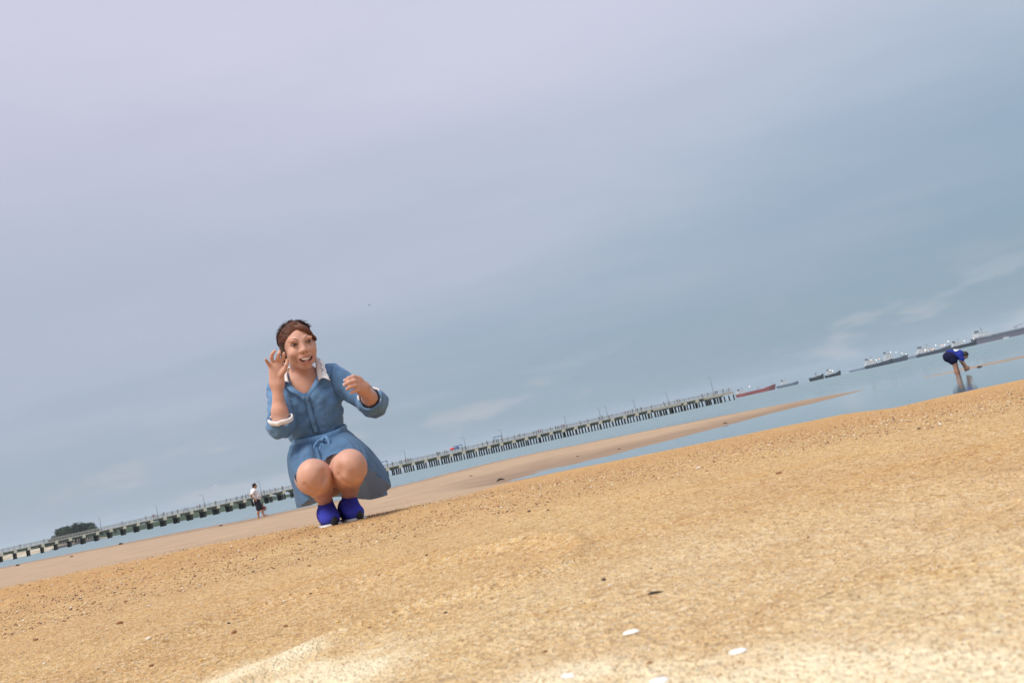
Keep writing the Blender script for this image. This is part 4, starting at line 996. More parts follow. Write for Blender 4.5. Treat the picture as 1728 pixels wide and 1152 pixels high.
# placket with stitched edges and buttons
pl = [(517.5, 668), (520, 680), (523, 692), (526, 704), (530, 716), (534, 730)]
def ribbon(name, left, right, m_, parent, th=.002, sub=True):
    A, B = catmull(left, 24, False), catmull(right, 24, False); mid = (A + B) / 2
    o = MB().add(np.concatenate([A, mid, B]), grid_faces(3, 24).tolist()).build(name, m_, parent, True)
    s_ = o.modifiers.new('thick', 'SOLIDIFY'); s_.thickness = th; s_.offset = 0; return o
ribbon('placket', [on_front(x - 5, y + 1, .003) for x, y in pl], [on_front(x + 5, y - 1, .003) for x, y in pl], M_den2, dress, .003)
for dx in (-4.6, 4.6):                            # topstitching down both edges of the placket
    MB().tube([on_front(x + dx, y - .2 * dx, .0052) for x, y in pl], .0007, 5).build('stitching', mat('stitch_navy', (0.03, 0.06, 0.13), 0.9), dress, True)
for x, y in ((520.7, 675), (531, 714)):
    c = on_front(x, y, .0065); b = MB(); b.tube([c + [0, .0035, 0], c, c + [0, -.0005, 0]], [.0046, .0046, .0036], 12); b.build('button', mat('button_dark', (0.09, 0.10, 0.13), 0.35, 0.5), dress, True)
def seam(pxs, out=.0035):
    MB().tube(catmull([on_front(x, y, out) for x, y in pxs], 16, False), .0009, 5).build('seam', mat('stitch_navy', (0.03, 0.06, 0.13), 0.9), dress, True)
seam([(561, 618), (559, 630), (560, 645), (565, 660), (572, 672)]); seam([(489, 664), (491, 676), (495, 690)])
seam([(545, 655), (556, 652)]); seam([(500, 672), (509, 670)])
# denim collar leaves along the neckline, white lace collar over it
def on_chest(px, py, y, out):                    # clamp to just proud of the bodice
    p = W(px, py, y); fy = front_y(p[0], p[2], out) if dr.value(np.array([p[0]]), np.array([p[1]]), np.array([p[2]]))[0] < out else None
    return W(px, py, min(y, fy)) if fy is not None and fy < y else p
NK = [W(487, 629, .05), W(488.5, 641, .02), W(494, 652, -.005), W(503, 659, -.025), W(515.5, 666, -.045)]
NO = [W(484, 634, .05), W(482, 648, .01), W(489, 659.5, -.02), W(500, 665, -.04), W(513, 674, -.055)]
ribbon('collar', NK, NO, M_den2, dress, .003)
NK = [W(531, 622, .05), W(533, 632, .02), W(531.5, 641, -.01), W(526, 652, -.03), W(517.5, 665, -.045)]
NO = [W(536, 622, .05), W(538.5, 634, .01), W(537, 645.5, -.025), W(530, 656, -.045), W(520.5, 670, -.055)]
ribbon('collar', NK, NO, M_den2, dress, .003)
inn = [W(487.5, 645, -.012), W(485, 634, .03), W(487, 622, .085), W(500, 618, .13), W(514, 615, .135), W(527, 609, .11), W(532, 608, .075), W(533.5, 619, .035), W(535, 630, .008), W(537.5, 641, -.015)]
out_ = [W(477, 650, -.012), W(472, 641, .03), W(476, 630, .10), W(496, 624, .165), W(515, 620, .17), W(533, 610, .13), W(541.5, 608, .07), W(547.5, 619, .022), W(550.5, 630, -.006), W(556, 641.5, -.032)]
A, B = catmull(inn, 90, False), catmull(out_, 90, False)
rows = []
for t in np.linspace(0, 1, 7):
    sc_ = .0050 * np.abs(np.sin(np.arange(90) * .40)) * (t == 1)
    R_ = A * (1 - t) + B * t + np.array([0, 0, 1]) * (.010 * math.sin(math.pi * t)) + (B - A) / np.linalg.norm(B - A, axis=1)[:, None] * sc_[:, None]
    rows.append(R_ + np.array([0, -1, 0]) * (.0018 * np.sin(np.arange(90) * .8)[:, None] * t))
o = MB().add(np.concatenate(rows), grid_faces(7, 90).tolist()).build('lace_collar', M_lace, dress, True)
s_ = o.modifiers.new('thick', 'SOLIDIFY'); s_.thickness = .004; s_.offset = 0
tag(o, 'white lace collar'); lace = o
for i0 in (50, 58, 66, 74):                        # worked scrolls on the lace
    q = [A[i] * (1 - t) + B[i] * t + np.array([0, -.0032, .0095 * math.sin(math.pi * t) + .0012]) for i, t in ((i0, .45), (i0 + 2, .72), (i0 + 4, .70), (i0 + 5, .50), (i0 + 6, .62))]
    MB().tube(catmull(q, 12, False), .0011, 5).build('embroidery', mat('lace_thread', (0.30, 0.30, 0.33), 0.95), lace, True)
# cuffs: white lace turned back over the sleeve ends
def cuff(c, axis, r, wid, name):
    d = Vector(axis).normalized(); u = d.orthogonal().normalized(); w_ = d.cross(u); v = []
    prof = [(r - .001, -wid), (r + .003, -wid * .85), (r + .004, 0), (r + .003, wid * .85), (r - .001, wid), (r - .004, 0)]
    n = 40
    for k in range(n):
        a = 2 * math.pi * k / n
        for q, h_ in prof: v.append(Vector(c) + (u * math.cos(a) + w_ * math.sin(a)) * (q + .0018 * math.sin(a * 9)) + d * (h_ + .002 * math.sin(a * 5)))
    f = [tuple(x) for x in grid_faces(n, 6, True).tolist()] + [((n - 1) * 6 + j, j, (j + 1) % 6, (n - 1) * 6 + (j + 1) % 6) for j in range(6)]
    return MB().add(v, f).build(name, M_lace, dress, True)
cuff(CR_ - AXR * .002, AXR, .0465, .010, 'cuff'); cuff(CLf + AXL * .016, AXL, .0480, .0075, 'cuff')
# belt and bow
bl = [W(494, 747, .125), W(504, 748, .035), W(522, 745, .0), W(540, 741, -.008), W(560, 735, .003), W(577, 727, .035), W(584, 722, .12), W(570, 722, .205), W(545, 728, .23), W(515, 738, .21)]
Cc = catmull(bl, 72); ctr = Cc.mean(0); n_ = (Cc - ctr) * [1, 1, 0]; n_ /= np.linalg.norm(n_, axis=1)[:, None]
rows = [Cc + [0, 0, dz] + n_ * o_ for dz, o_ in ((-.0175, .000), (-.014, .004), (0, .0045), (.014, .004), (.0175, .0))]
f = grid_faces(5, 72, True).tolist(); MB().add(np.concatenate(rows), f).build('belt', M_den2, dress, True)
def loop(pts, wd, name):
    C = catmull(pts, 26, False); v = []
    for i, p in enumerate(C):
        t = C[min(i + 1, 25)] - C[max(i - 1, 0)]; t /= np.linalg.norm(t) + 1e-9; sd = np.cross(t, [0, -1, 0]); sd = sd / (np.linalg.norm(sd) + 1e-9)
        v += [p + sd * wd + [0, .004, 0], p + [0, -.002, 0], p - sd * wd + [0, .004, 0]]
    o = MB().add(v, grid_faces(26, 3).tolist()).build(name, M_den2, dress, True); s2 = o.modifiers.new('thick', 'SOLIDIFY'); s2.thickness = .0025; return o
yb = -.040
loop([W(544, 741, yb), W(549, 737, yb - .016), W(555, 745, yb - .030), W(555, 757, yb - .034), W(549, 759, yb - .024), W(545, 750, yb - .012), W(543.5, 742, yb)], .0075, 'bow_loop')
loop([W(543, 741, yb), W(537, 744, yb - .014), W(531, 752, yb - .026), W(530, 762, yb - .030), W(534, 762, yb - .024), W(539, 752, yb - .012), W(543, 743, yb)], .0055, 'bow_loop')
loop([W(544, 742, yb), W(541, 752, yb - .016), W(538, 760, yb - .030), W(537, 768, yb - .052)], .0060, 'bow_tail')
loop([W(545, 742, yb), W(549, 754, yb - .008), W(555, 763, yb - .030), W(557, 768, yb - .065)], .0060, 'bow_tail')
MB().ball(W(544, 741.5, yb - .010), (.009, .008, .010), 10, 7, .12).build('bow_knot', M_den2, dress, True)
# skirt: waist, over the thighs, hem; the front hem rides up over the knees, the back hangs to the ankles
SK = [((540, 742, .000), (548, 761, -.080), (555, 770, -.150)), ((560, 736, .004), (578, 747, -.110), (592, 760, -.215)),
      ((575, 729, .035), (607, 752, -.100), (622, 791, -.215)), ((583, 723, .12), (625, 764, .010), (641, 801, -.070)),
      ((577, 722, .20), (632, 775, .180), (655.5, 829, .120)), ((557, 724, .235), (605, 785, .300), (626, 842, .260)),
      ((540, 730, .24), (555, 790, .320), (566, 838, .310)), ((516, 738, .215), (512, 800, .290), (530, 850, .280)),
      ((500, 745, .19), (493, 800, .190), (503, 856, .140)), ((494, 748, .125), (489.5, 782, .060), (517, 845, -.060)),
      ((504, 749, .035), (492, 780, -.070), (497, 806, -.19)), ((522, 746, .002), (520, 762, -.110), (521, 778, -.215)), ((531, 744, .0), (536, 764, -.090), (541, 782, -.185))]
NPH, NS = 156, 30
w0 = catmull([W(*a) for a, _, _ in SK], NPH); w1 = catmull([W(*b) for _, b, _ in SK], NPH); w2 = catmull([W(*c) for _, _, c in SK], NPH)
ctr = w0.mean(0); nn = (w1 - [ctr[0], ctr[1] - .02, 0]) * [1, 1, 0]; nn /= np.linalg.norm(nn, axis=1)[:, None]
ph = np.arange(NPH); fold = np.sin(ph * .36 + 2.2 * np.sin(ph * .13)) + .35 * np.sin(ph * .83 + 1)
side = smooth(-.10, .05, w1[:, 1]); rows = []
for s in np.linspace(0, 1, NS):
    c_ = w0 * ((1 - s) * (1 - 2 * s)) + w1 * (4 * s * (1 - s)) + w2 * (s * (2 * s - 1))
    am = (.0055 + .0130 * side) * (s ** .8) * (1 - .4 * (1 - side) * s)
    wr = .003 * fbm(c_[:, 0] * 28 + 4, c_[:, 1] * 28, c_[:, 2] * 28, o=2)
    rows.append(c_ + nn * (fold * am + .0040 * (1 - s) * s * 4 * np.sin(ph * 1.05 + np.sin(ph * .3)) + wr + .003 * (s < .12))[:, None] + np.array([0, 0, 1]) * ((1 - side) * fold * .0045 * math.sin(math.pi * s) + (1 - side) * .008 * math.sin(math.pi * s) + (s > .99) * .003 * (1 - side) * np.sin(ph * .9))[:, None])
o = MB().add(np.concatenate(rows), grid_faces(NS, NPH, True).tolist()).build('skirt', M_den, dress, True)
o.data.materials[0] = jean_material('thin_denim', (0.112, 0.220, 0.375), (0.30, 0.38, 0.48), 0.38)
SKIRT_ROWS = rows

# --- shoes: blue knit slip-ons, black toe guard, white foam sole
M_knit = mat('blue_knit', (0.046, 0.060, 0.48), 0.8, 0.2, 0.12, 90, 0.0012, 420)
M_sole = mat('white_sole', (0.76, 0.76, 0.78), 0.6, 0.3, 0.05, 60)
M_guard = mat('black_rubber', (0.03, 0.03, 0.032), 0.6, 0.3)
def shoe(A_, toe_px, heading):
    gx = W(*toe_px, -.085); g = np.array([gx[0], -.085, 0.0])
    th = math.radians(heading); f = np.array([math.sin(th), -math.cos(th), 0]); r = np.array([math.cos(th), math.sin(th), 0])
    q = lambda a, b, c: g + f * a + r * b + np.array([0, 0, c])
    R_ = np.stack([r, -f, [0, 0, 1.0]], 1)
    s = Solid()
    s.ell(q(-.022, 0, .032), (.0375, .060, .033), .02, R_).ell(q(-.10, 0, .044), (.032, .085, .042), .03, R_).cap(q(-.075, 0, .050), A_ + [0, .002, .004], .033, .0300, .03)
    s.ell(q(-.165, 0, .05), (.033, .04, .045), .03, R_)
    s.ell(A_ + [0, .004, .044], (.05, .05, .0395), .004, None, True)
    V, Fq = s.mesh(.0035); V[:, 2] = np.maximum(V[:, 2], .012); V = tidy(V, Fq, 1, .4)
    up = mesh_obj('shoe', V, Fq, M_knit, woman, True)
    m = MB(); out = [(.036, 0), (.032, .020), (.016, .036), (-.02, .0425), (-.07, .040), (-.12, .037), (-.17, .036), (-.20, .022), (-.207, 0)]
    ring = out + [(a, -b) for a, b in out[-2:0:-1]]; n = len(ring); C = catmull([(a, b, 0) for a, b in ring], 40)
    v = []
    for z_, k in ((-.006, .92), (-.002, .99), (.008, .99), (.013, .92)):
        for a, b, _ in C: v.append(q(-.08 + (a + .08) * k, b * k, z_ + .010 * float(smooth(-.05, .04, a)) * (z_ < .005) * .4))
    ff = grid_faces(4, 40, True).tolist() + [tuple(range(39, -1, -1)), tuple(120 + i for i in range(40))]
    m.add(v, ff).build('sole', M_sole, up, True)
    gsol = Solid(); gsol.ell(q(.003, .006, .018), (.0200, .043, .032), .01, R_); gsol.ell(q(-.060, 0, .03), (.08, .045, .08), .006, R_, True)
    V, Fq = gsol.mesh(.003); V[:, 2] = np.maximum(V[:, 2], .001)
    mesh_obj('toe_guard', V, Fq, M_guard, up, True)
shoe(AR, (560, 880), 8); shoe(AL, (602, 873), 12)
# ------------------------------------------------------------------ other people on the shore
class Frame:                                     # a local frame facing the camera, addressed by photo pixels
    def __init__(s, o):
        s.o = np.asarray(o, float); s.rz = math.atan2(-s.o[0], s.o[1]); s.c, s.s = math.cos(-s.rz), math.sin(-s.rz); s.cl = s.l(np.array([0, 0, CZ]) - s.o)
    def l(s, v): return np.array([v[0] * s.c - v[1] * s.s, v[0] * s.s + v[1] * s.c, v[2]])
    def __call__(s, px, py, y=0.0): d = s.l(ray(px, py)); return s.cl + d * ((y - s.cl[1]) / d[1])
M_skin2 = mat('brown_skin', (0.42, 0.22, 0.14), 0.55, 0.3)
M_blackhair = mat('black_hair', (0.012, 0.010, 0.010), 0.5, 0.3)
def solid_part(name, s, h, m_, parent, disp=None):
    V, F = s.mesh(h, disp); V = tidy(V, F, 1, .4); return mesh_obj(name, V, F, m_, parent, True)
def simple_hand(s, w, d, size=1.0):              # palm with four bent fingers and a thumb
    d = np.array(d, float); d /= np.linalg.norm(d); u = np.cross(d, [0, -1, .2]); u /= np.linalg.norm(u); n = np.cross(d, u)
    s.cap(w, w + d * .07 * size, .028, .034, .02)
    for k in range(4):
        b = w + d * .075 * size + u * (k - 1.5) * .021; s.chain([b, b + d * .040 * size, b + d * (.062 + .010 * (k in (1, 2))) * size + n * .02], [.0125, .0115, .0095], .006)
    b = w + d * .02 - u * .03; s.chain([b, b - u * .02 + d * .03, b - u * .022 + d * .06], [.015, .013, .010], .006)

# the man with his hands on his hips, seen from the side, at the water's edge
g = on_land(437.5, 873.5); P = Frame(g)
man = thing('person', 'man in white T-shirt and dark shorts standing hands on hips by the water', 'person', g, P.rz)
b = Solid()
hc = P(429.6, 819.5)
b.ell(hc + [.01, 0, .01], (.088, .078, .115), .03).ell(hc + [.035, 0, -.05], (.06, .058, .07), .03).cap(hc + [.098, 0, -.005], hc + [.112, 0, -.028], .012, .016, .02)
b.ell(hc + [-.01, .08, -.02], (.02, .012, .032), .01).ell(hc + [-.01, -.08, -.02], (.02, .012, .032), .01)
NKm = P(429.8, 825.5); b.cap(hc + [-.01, 0, -.07], NKm, .058, .062, .03)
SHm = P(428.6, 829); BEL = P(433.6, 837.5); HIm = P(433.8, 846)
b.cap(SHm, BEL, .15, .16, .06, .95).cap(BEL, HIm, .15, .145, .05)
for y_, el, hn in ((-.19, (423.0, 835.5, -.34), (430.6, 843.2, -.22)), (.19, (425.5, 834.5, .34), (432.5, 842.4, .22))):
    s0 = P(428.2, 828.6, y_); e0 = P(*el); h0 = P(*hn); b.chain([s0, e0, h0], [.052, .043, .031], .02); simple_hand(b, h0, (h0 - e0) * .3 + [.06, 0, -.05])
K1, F1 = P(436.2, 859.5, .08), P(436.4, 872.0, .08); K2, F2 = P(441.2, 857.5, -.09), P(445.3, 868.8, -.09)
for Hh, K_, F_ in ((HIm + [0, .08, 0], K1, F1), (HIm + [0, -.09, 0], K2, F2)):
    b.chain([Hh, K_, K_ * .6 + F_ * .4 + [-.02, 0, 0], F_], [.095, .062, .060, .037], .03)
b.chain([F1 + [-.03, 0, -.03], F1 + [.06, 0, -.045], F1 + [.16, 0, -.055]], [.036, .034, .022], .02); b.chain([F2 + [-.03, 0, -.02], F2 + [.07, 0, -.03], F2 + [.17, 0, .0]], [.036, .034, .022], .02)
bo = solid_part('body', b, .014, M_skin2, man)
s = Solid(); s.ell(hc + [-.012, 0, .035], (.104, .092, .105), .02).ell(hc + [-.055, 0, -.02], (.06, .078, .07), .02).ell(hc + [.075, 0, -.05], (.085, .12, .105), .015, None, True)
solid_part('hair', s, .012, M_blackhair, man)
def crumple(a, f): return lambda x, y, z: a * fbm(x * f, y * f, z * f * .7, o=3)
s = Solid(); s.cap(SHm + [0, 0, .0], BEL, .170, .185, .06, 1.0).cap(BEL, HIm + [0, 0, .03], .185, .178, .05).cap(P(428.2, 828.8, -.17), P(428.2, 828.8, .17), .075, .075, .06)
for y_, el in ((-.19, (423.0, 835.5, -.34)), (.19, (425.5, 834.5, .34))):
    s0 = P(428.2, 828.8, y_); e0 = P(*el); s.cap(s0, s0 * .35 + e0 * .65, .078, .078, .03)
s.ell(NKm + [.02, 0, .09], (.09, .08, .09), .01, None, True); s.cap(HIm + [0, 0, -.19], HIm + [.02, 0, -.19], .18, .18, .01, cut=True)
solid_part('shirt', s, .014, mat('white_cotton', (0.76, 0.72, 0.72), 0.9, 0.1), man, crumple(.016, 9))
s = Solid(); s.cap(HIm + [0, -.05, .03], HIm + [0, .05, .03], .163, .163, .04)
for Hh, K_ in ((HIm + [0, .08, 0], K1), (HIm + [0, -.09, 0], K2)): s.cap(Hh, Hh * .1 + K_ * .9, .125, .108, .035)
solid_part('shorts', s, .014, mat('dark_shorts', (0.028, 0.032, 0.045), 0.9, 0.1), man, crumple(.012, 9))

# someone wading beyond him
g = at(443.2, 852.6, 74.0); g[2] = 0.0; P = Frame(g)
w_ = thing('person', 'bather standing waist deep in the sea right behind the man in white', 'person', g, P.rz)
b = Solid(); b.ell((0, 0, .56), (.085, .09, .115), .03).cap((0, 0, .40), (0, 0, .50), .06, .055, .03).cap((0, 0, -.3), (0, 0, .25), .14, .17, .05, .7).cap((-.17, 0, .30), (.17, 0, .30), .06, .06, .04)
b.chain([(-.2, 0, .30), (-.26, -.05, .05), (-.16, -.2, -.06)], [.05, .042, .03], .02).chain([(.2, 0, .30), (.27, -.04, .04), (.18, -.2, -.04)], [.05, .042, .03], .02)
b.chain([(-.09, 0, -.3), (-.1, 0, -.7), (-.1, 0, -1.0)], [.09, .06, .045], .03).chain([(.09, 0, -.3), (.1, 0, -.7), (.1, 0, -1.0)], [.09, .06, .045], .03)
solid_part('body', b, .018, mat('sunburnt_skin', (0.30, 0.13, 0.09), 0.6, 0.3), w_)
s = Solid(); s.ell((0, .015, .60), (.10, .10, .10), .02).ell((0, -.12, .53), (.09, .09, .10), .01, None, True); solid_part('hair', s, .016, M_blackhair, w_)
s = Solid(); s.cap((0, 0, -.3), (0, 0, .24), .155, .185, .05, .72).cap((-.15, 0, .26), (.15, 0, .26), .07, .07, .05); s.ell((0, 0, .43), (.10, .12, .10), .01, None, True)
solid_part('shirt', s, .018, mat('wet_red_shirt', (0.22, 0.055, 0.05), 0.6, 0.3), w_, crumple(.012, 9))

# the one stooping in the shallows to pick something up
g = at(1616, 633, 1.0); d = ray(1616, 633); g = d * (-CZ / d[2]) + np.array([0, 0, CZ]); P = Frame(g)
st_ = thing('person', 'person in a blue shirt stooping to reach into the shallow pool at right', 'person', g, P.rz)
b = Solid()
hc = P(1627.2, 599.0)
b.ell(hc, (.098, .085, .085), .03).ell(hc + [.0, 0, -.055], (.07, .065, .05), .03).cap(hc + [.035, -.02, -.085], hc + [.05, -.02, -.10], .012, .012, .015)
shd = P(1619.0, 598.4); hip = P(1602.5, 600.5)
b.cap(shd + [-.02, 0, 0], hc + [-.04, 0, .01], .062, .055, .03).cap(hip, shd, .14, .125, .05, .95)
FT = -.20 - g[2]
for y_, kx, fx in ((-.10, (1611.0, 614.0), (1615.0, 632.0)), (.10, (1612.0, 615.5), (1617.5, 632.0))):
    k_ = P(*kx, y_); f_ = P(*fx, y_); h_ = hip + [.05, y_, -.03]; ft = np.array([f_[0] + .02, y_, -.165]); b.chain([h_, k_, k_ * .5 + ft * .5 + [-.01, 0, .02], ft], [.10, .062, .056, .036], .03); b.chain([ft + [-.03, 0, -.015], ft + [.15, 0, -.02]], [.034, .024], .02)
for y_, el, hn in ((-.15, (1622.6, 608.0), (1630.5, 617.5)), (.15, (1621.5, 609.0), (1627.5, 618.5))):
    s0 = shd + [.0, y_, -.03]; e0 = P(*el, y_ * 1.1); h0 = P(*hn, y_ * .7); b.chain([s0, e0, h0], [.046, .038, .028], .02); simple_hand(b, h0, (h0 - e0) + [0, 0, -.12], .9)
solid_part('body', b, .011, mat('tan_skin', (0.36, 0.19, 0.13), 0.55, 0.3), st_)
s = Solid(); s.ell(hc + [.0, .0, .018], (.112, .098, .092), .02).ell(hc + [-.02, -.02, -.10], (.10, .10, .07), .015, None, True); solid_part('hair', s, .011, mat('brown_black_hair', (0.03, 0.024, 0.018), 0.5), st_)
s = Solid(); s.cap(hip + [.03, 0, .015], shd, .160, .142, .05, .98).cap(shd + [0, -.13, 0], shd + [0, .13, 0], .075, .075, .04)
for y_ in (-.15, .15): s.cap(shd + [0, y_, -.02], shd + [.03, y_ * 1.1, -.13], .07, .066, .03)
s.ell(shd + [.11, 0, -.02], (.07, .08, .09), .01, None, True)
so = solid_part('shirt', s, .012, mat('royal_blue_shirt', (0.022, 0.035, 0.235), 0.85, 0.15), st_, crumple(.012, 10))
ym = -.02; q = [P(1609.5, 592.0, ym), P(1613.5, 593.6, ym), P(1619.0, 593.0, ym)]
V = []
for p_, w in zip(catmull(q, 9, False), (.03, .045, .05, .05, .05, .045, .04, .035, .02)):
    for yy in np.linspace(-1, 1, 5): V.append(p_ + [0, yy * w * 2.2, .004 - .03 * yy * yy])
V = np.array(V)
for i in range(len(V)):                           # lay the print on the cloth
    zz = np.linspace(V[i, 2] + .12, V[i, 2] - .25, 200); f = s.value(np.full(200, V[i, 0]), np.full(200, V[i, 1]), zz); k = int(np.argmax(f < .016)); V[i, 2] = zz[k] if f[k] < .016 else V[i, 2]
MB().add(V, grid_faces(9, 5).tolist()).build('shirt_print', mat('white_print', (0.55, 0.58, 0.66), 0.9), so, True)
s = Solid(); s.cap(hip + [-.02, -.05, -.02], hip + [-.02, .05, -.02], .158, .158, .05)
for y_, kx in ((-.10, (1611.0, 614.0)), (.10, (1612.0, 615.5))): h_ = hip + [.02, y_, -.03]; k_ = P(*kx, y_); s.cap(h_, h_ * .5 + k_ * .5, .135, .118, .03)
solid_part('shorts', s, .012, mat('navy_shorts', (0.014, 0.016, 0.045), 0.9, 0.1), st_, crumple(.010, 10))
# ------------------------------------------------------------------ shells, pebbles and driftwood on the sand
def px_size(p, px): return px * float(np.linalg.norm(np.asarray(p) - [0, 0, CZ])) / FPX
def shell_mesh(seed):
    r = random.Random(seed); v, f = [], []; n = 20
    for j, (k, z) in enumerate(((1.0, 0), (.97, .10), (.75, .22), (.40, .30), (.12, .33))):
        for i in range(n):
            a = 2 * math.pi * i / n; q = k * (1 + .05 * math.cos(a * 9) * (j < 3)) * (1 - .12 * math.cos(a)); v.append((.5 * q * math.cos(a), .34 * q * math.sin(a), z * .62 + .015 * r.uniform(-1, 1)))
    f = grid_faces(5, n, True).tolist(); f = [tuple(q) for q in f] + [tuple(80 + i for i in range(n)), tuple(range(n - 1, -1, -1))]
    o = mesh_obj('shell', v, f, None, None, True); me = o.data; bpy.data.objects.remove(o); return me
def pebble_mesh(seed, flat=.55, jit=.25):
    m = MB().ball((0, 0, 0), (.5, .42, .5 * flat), 9, 6, jit, random.Random(seed)); o = mesh_obj('pebble', m.v, m.f, None, None, True); me = o.data; bpy.data.objects.remove(o); return me
def with_mat(me, m_): c = me.copy(); c.materials.clear(); c.materials.append(m_); return c
M_shell = mat('bleached_shell', (0.86, 0.84, 0.80), 0.45, 0.4, 0.06, 40)
M_pb = mat('brown_pebble', (0.28, 0.135, 0.062), 0.8, 0.2, 0.3, 60)
M_pd = mat('dark_pebble', (0.11, 0.075, 0.058), 0.8, 0.2, 0.3, 60)
M_pw = mat('pale_pebble', (0.72, 0.64, 0.52), 0.7, 0.3, 0.15, 60)
M_py = mat('amber_pebble', (0.62, 0.42, 0.13), 0.4, 0.4, 0.15, 60)
SH = [with_mat(shell_mesh(i), M_shell) for i in range(3)]
PBL = {k: [with_mat(pebble_mesh(i), m_) for i in range(3)] for k, m_ in (('brown', M_pb), ('dark', M_pd), ('pale', M_pw), ('amber', M_py))}
def lay(name, me, px, py, wpx, label, cat, group=None, sink=.25):
    p = on_land(px, py); o = link(name, me); s = px_size(p, wpx * .8); o.scale = (s, s * random.uniform(.8, 1.1), s * random.uniform(.7, 1.0)); dz = (me.vertices and min(v.co.z for v in me.vertices)) or 0
    o.location = (p[0], p[1], p[2] - dz * o.scale.z * (1 - sink)); o.rotation_euler = (random.uniform(-.1, .1), random.uniform(-.1, .1), random.uniform(-.3, .3)); return tag(o, label, cat, group)
for i, (x, y, w, l) in enumerate(((1067, 1067, 34, 'white shell on the near sand, uppermost of the four large white ones'), (1247, 1099, 36, 'white shell on the near sand, rightmost of the four large ones'), (960, 1141, 28, 'creamy shell near the bottom edge, leftmost of the four large ones'), (1114, 1149, 38, 'white shell cut by the bottom edge of the picture'), (1179, 789, 9, 'small white shell far up the sand below the pool'))):
    lay('shell', SH[i % 3], x, y, w, l, 'shell', 'white shells', .1)
def drift(px, py, wpx, label, bend=.15, thick=.16, lift=0.0):
    p = on_land(px, py); s = px_size(p, wpx); m = MB(); n = 7; pts = [((t - .5) * s, .06 * s * math.sin(t * 7), max(.0, bend * s * math.sin(math.pi * t)) + .02 * s) for t in np.linspace(0, 1, n)]
    m.tube(pts, [thick * s * k for k in (.3, .7, 1, .9, .8, .5, .2)], 7); o = m.build('driftwood', mat('soaked_wood', (0.050, 0.038, 0.030), 0.8, 0.2, 0.3, 30), None, True)
    o.location = (p[0], p[1], p[2] + lift); o.rotation_euler = (0, 0, random.uniform(-.25, .25)); tag(o, label, 'driftwood', 'driftwood and weed on the beach')
drift(1106, 1001, 25, 'flat dark splinter of driftwood above the uppermost white shell', .03, .13)
drift(845, 811, 14, 'dark arched stick at the tip of the pool', .20, .12)
drift(30, 954, 7, 'dark clump at the waterline at the far left', .12, .2); drift(121, 939, 5, 'dark speck of weed on damp sand below the headland', .1, .2)
drift(204, 918, 8, 'dark clump at the waterline left of the man, largest of those by the jetty', .12, .2); drift(373, 887, 6, 'dark clump on damp sand left of the man', .12, .2)
drift(1224, 714, 8, 'dark twig on the sandbar at the right edge of the jetty', .05, .12); drift(1045, 758, 5, 'dark speck of weed on the middle of the sandbar', .1, .2); drift(975, 770, 6, 'brown twig on the sandbar left of its middle speck', .06, .12)
drift(795, 803, 6, 'small dark twig on the sandbar left of the arched stick', .08, .12); drift(1653, 619, 8, 'dark twig on the thin bar beside the stooping person', .05, .14)
peb = [(920, 1100, 10, 'brown'), (1097, 1119, 11, 'brown'), (752, 1034, 9, 'dark'), (202, 1052, 13, 'brown'), (386, 1052, 8, 'dark'), (395, 1068, 11, 'brown'), (255, 1124, 9, 'brown'), (482, 1057, 9, 'brown'), (504, 944, 6, 'dark'), (522, 955, 6, 'dark'), (570, 1050, 9, 'amber'), (340, 1115, 9, 'amber'), (250, 1078, 11, 'pale'), (252, 1022, 7, 'pale'), (480, 1015, 7, 'pale'), (524, 1002, 5, 'dark'), (640, 970, 6, 'brown'), (720, 937, 6, 'dark'), (135, 1010, 6, 'dark'), (119, 1028, 6, 'dark'), (212, 1015, 7, 'brown'), (979, 1056, 5, 'dark'), (1019, 979, 11, 'dark'), (1029, 988, 9, 'pale'), (1099, 959, 5, 'dark'), (1591, 1036, 7, 'brown'), (1364, 907, 6, 'brown'), (1315, 799, 12, 'brown'), (1551, 724, 6, 'dark'), (893, 863, 8, 'dark'), (925, 861, 6, 'dark'), (860, 880, 5, 'brown'), (758, 850, 5, 'dark'), (460, 929, 5, 'brown'), (700, 905, 5, 'brown'), (1450, 1008, 6, 'brown'), (1620, 1080, 7, 'amber'), (1240, 1008, 5, 'brown'), (1310, 1096, 6, 'brown'), (830, 1010, 5, 'brown'), (610, 1088, 7, 'pale'), (700, 1020, 5, 'pale'), (1170, 1010, 6, 'pale'), (1350, 960, 5, 'pale'), (1500, 940, 5, 'pale'), (60, 1080, 8, 'brown'), (75, 1120, 7, 'pale'), (300, 985, 5, 'brown')]
special = {(202, 1052): 'largest reddish brown pebble, in the left foreground sand', (1315, 799): 'brown lump on the coarse sand below the pool', (1019, 979): 'flat dark pebble beside a pale one in the middle foreground', (1029, 988): 'pale pebble touching the flat dark one in the middle foreground', (250, 1078): 'large pale pebble in the left foreground sand', (570, 1050): 'amber pebble near the middle of the foreground', (340, 1115): 'amber pebble in the left foreground near the pale sand patch', (1620, 1080): 'amber pebble at the right of the foreground', (893, 863): 'larger of two dark pebbles side by side right of the woman', (925, 861): 'smaller of two dark pebbles side by side right of the woman'}
for i, (x, y, w, k) in enumerate(peb):
    side = 'left third' if x < 576 else 'middle third' if x < 1152 else 'right third'
    lab = special.get((x, y)) or f'small {k} pebble lying on the sand in the {side} of the beach'
    lay('pebble', PBL[k][i % 3], x, y, w, lab, 'pebble', f'{k} pebbles, {side}')

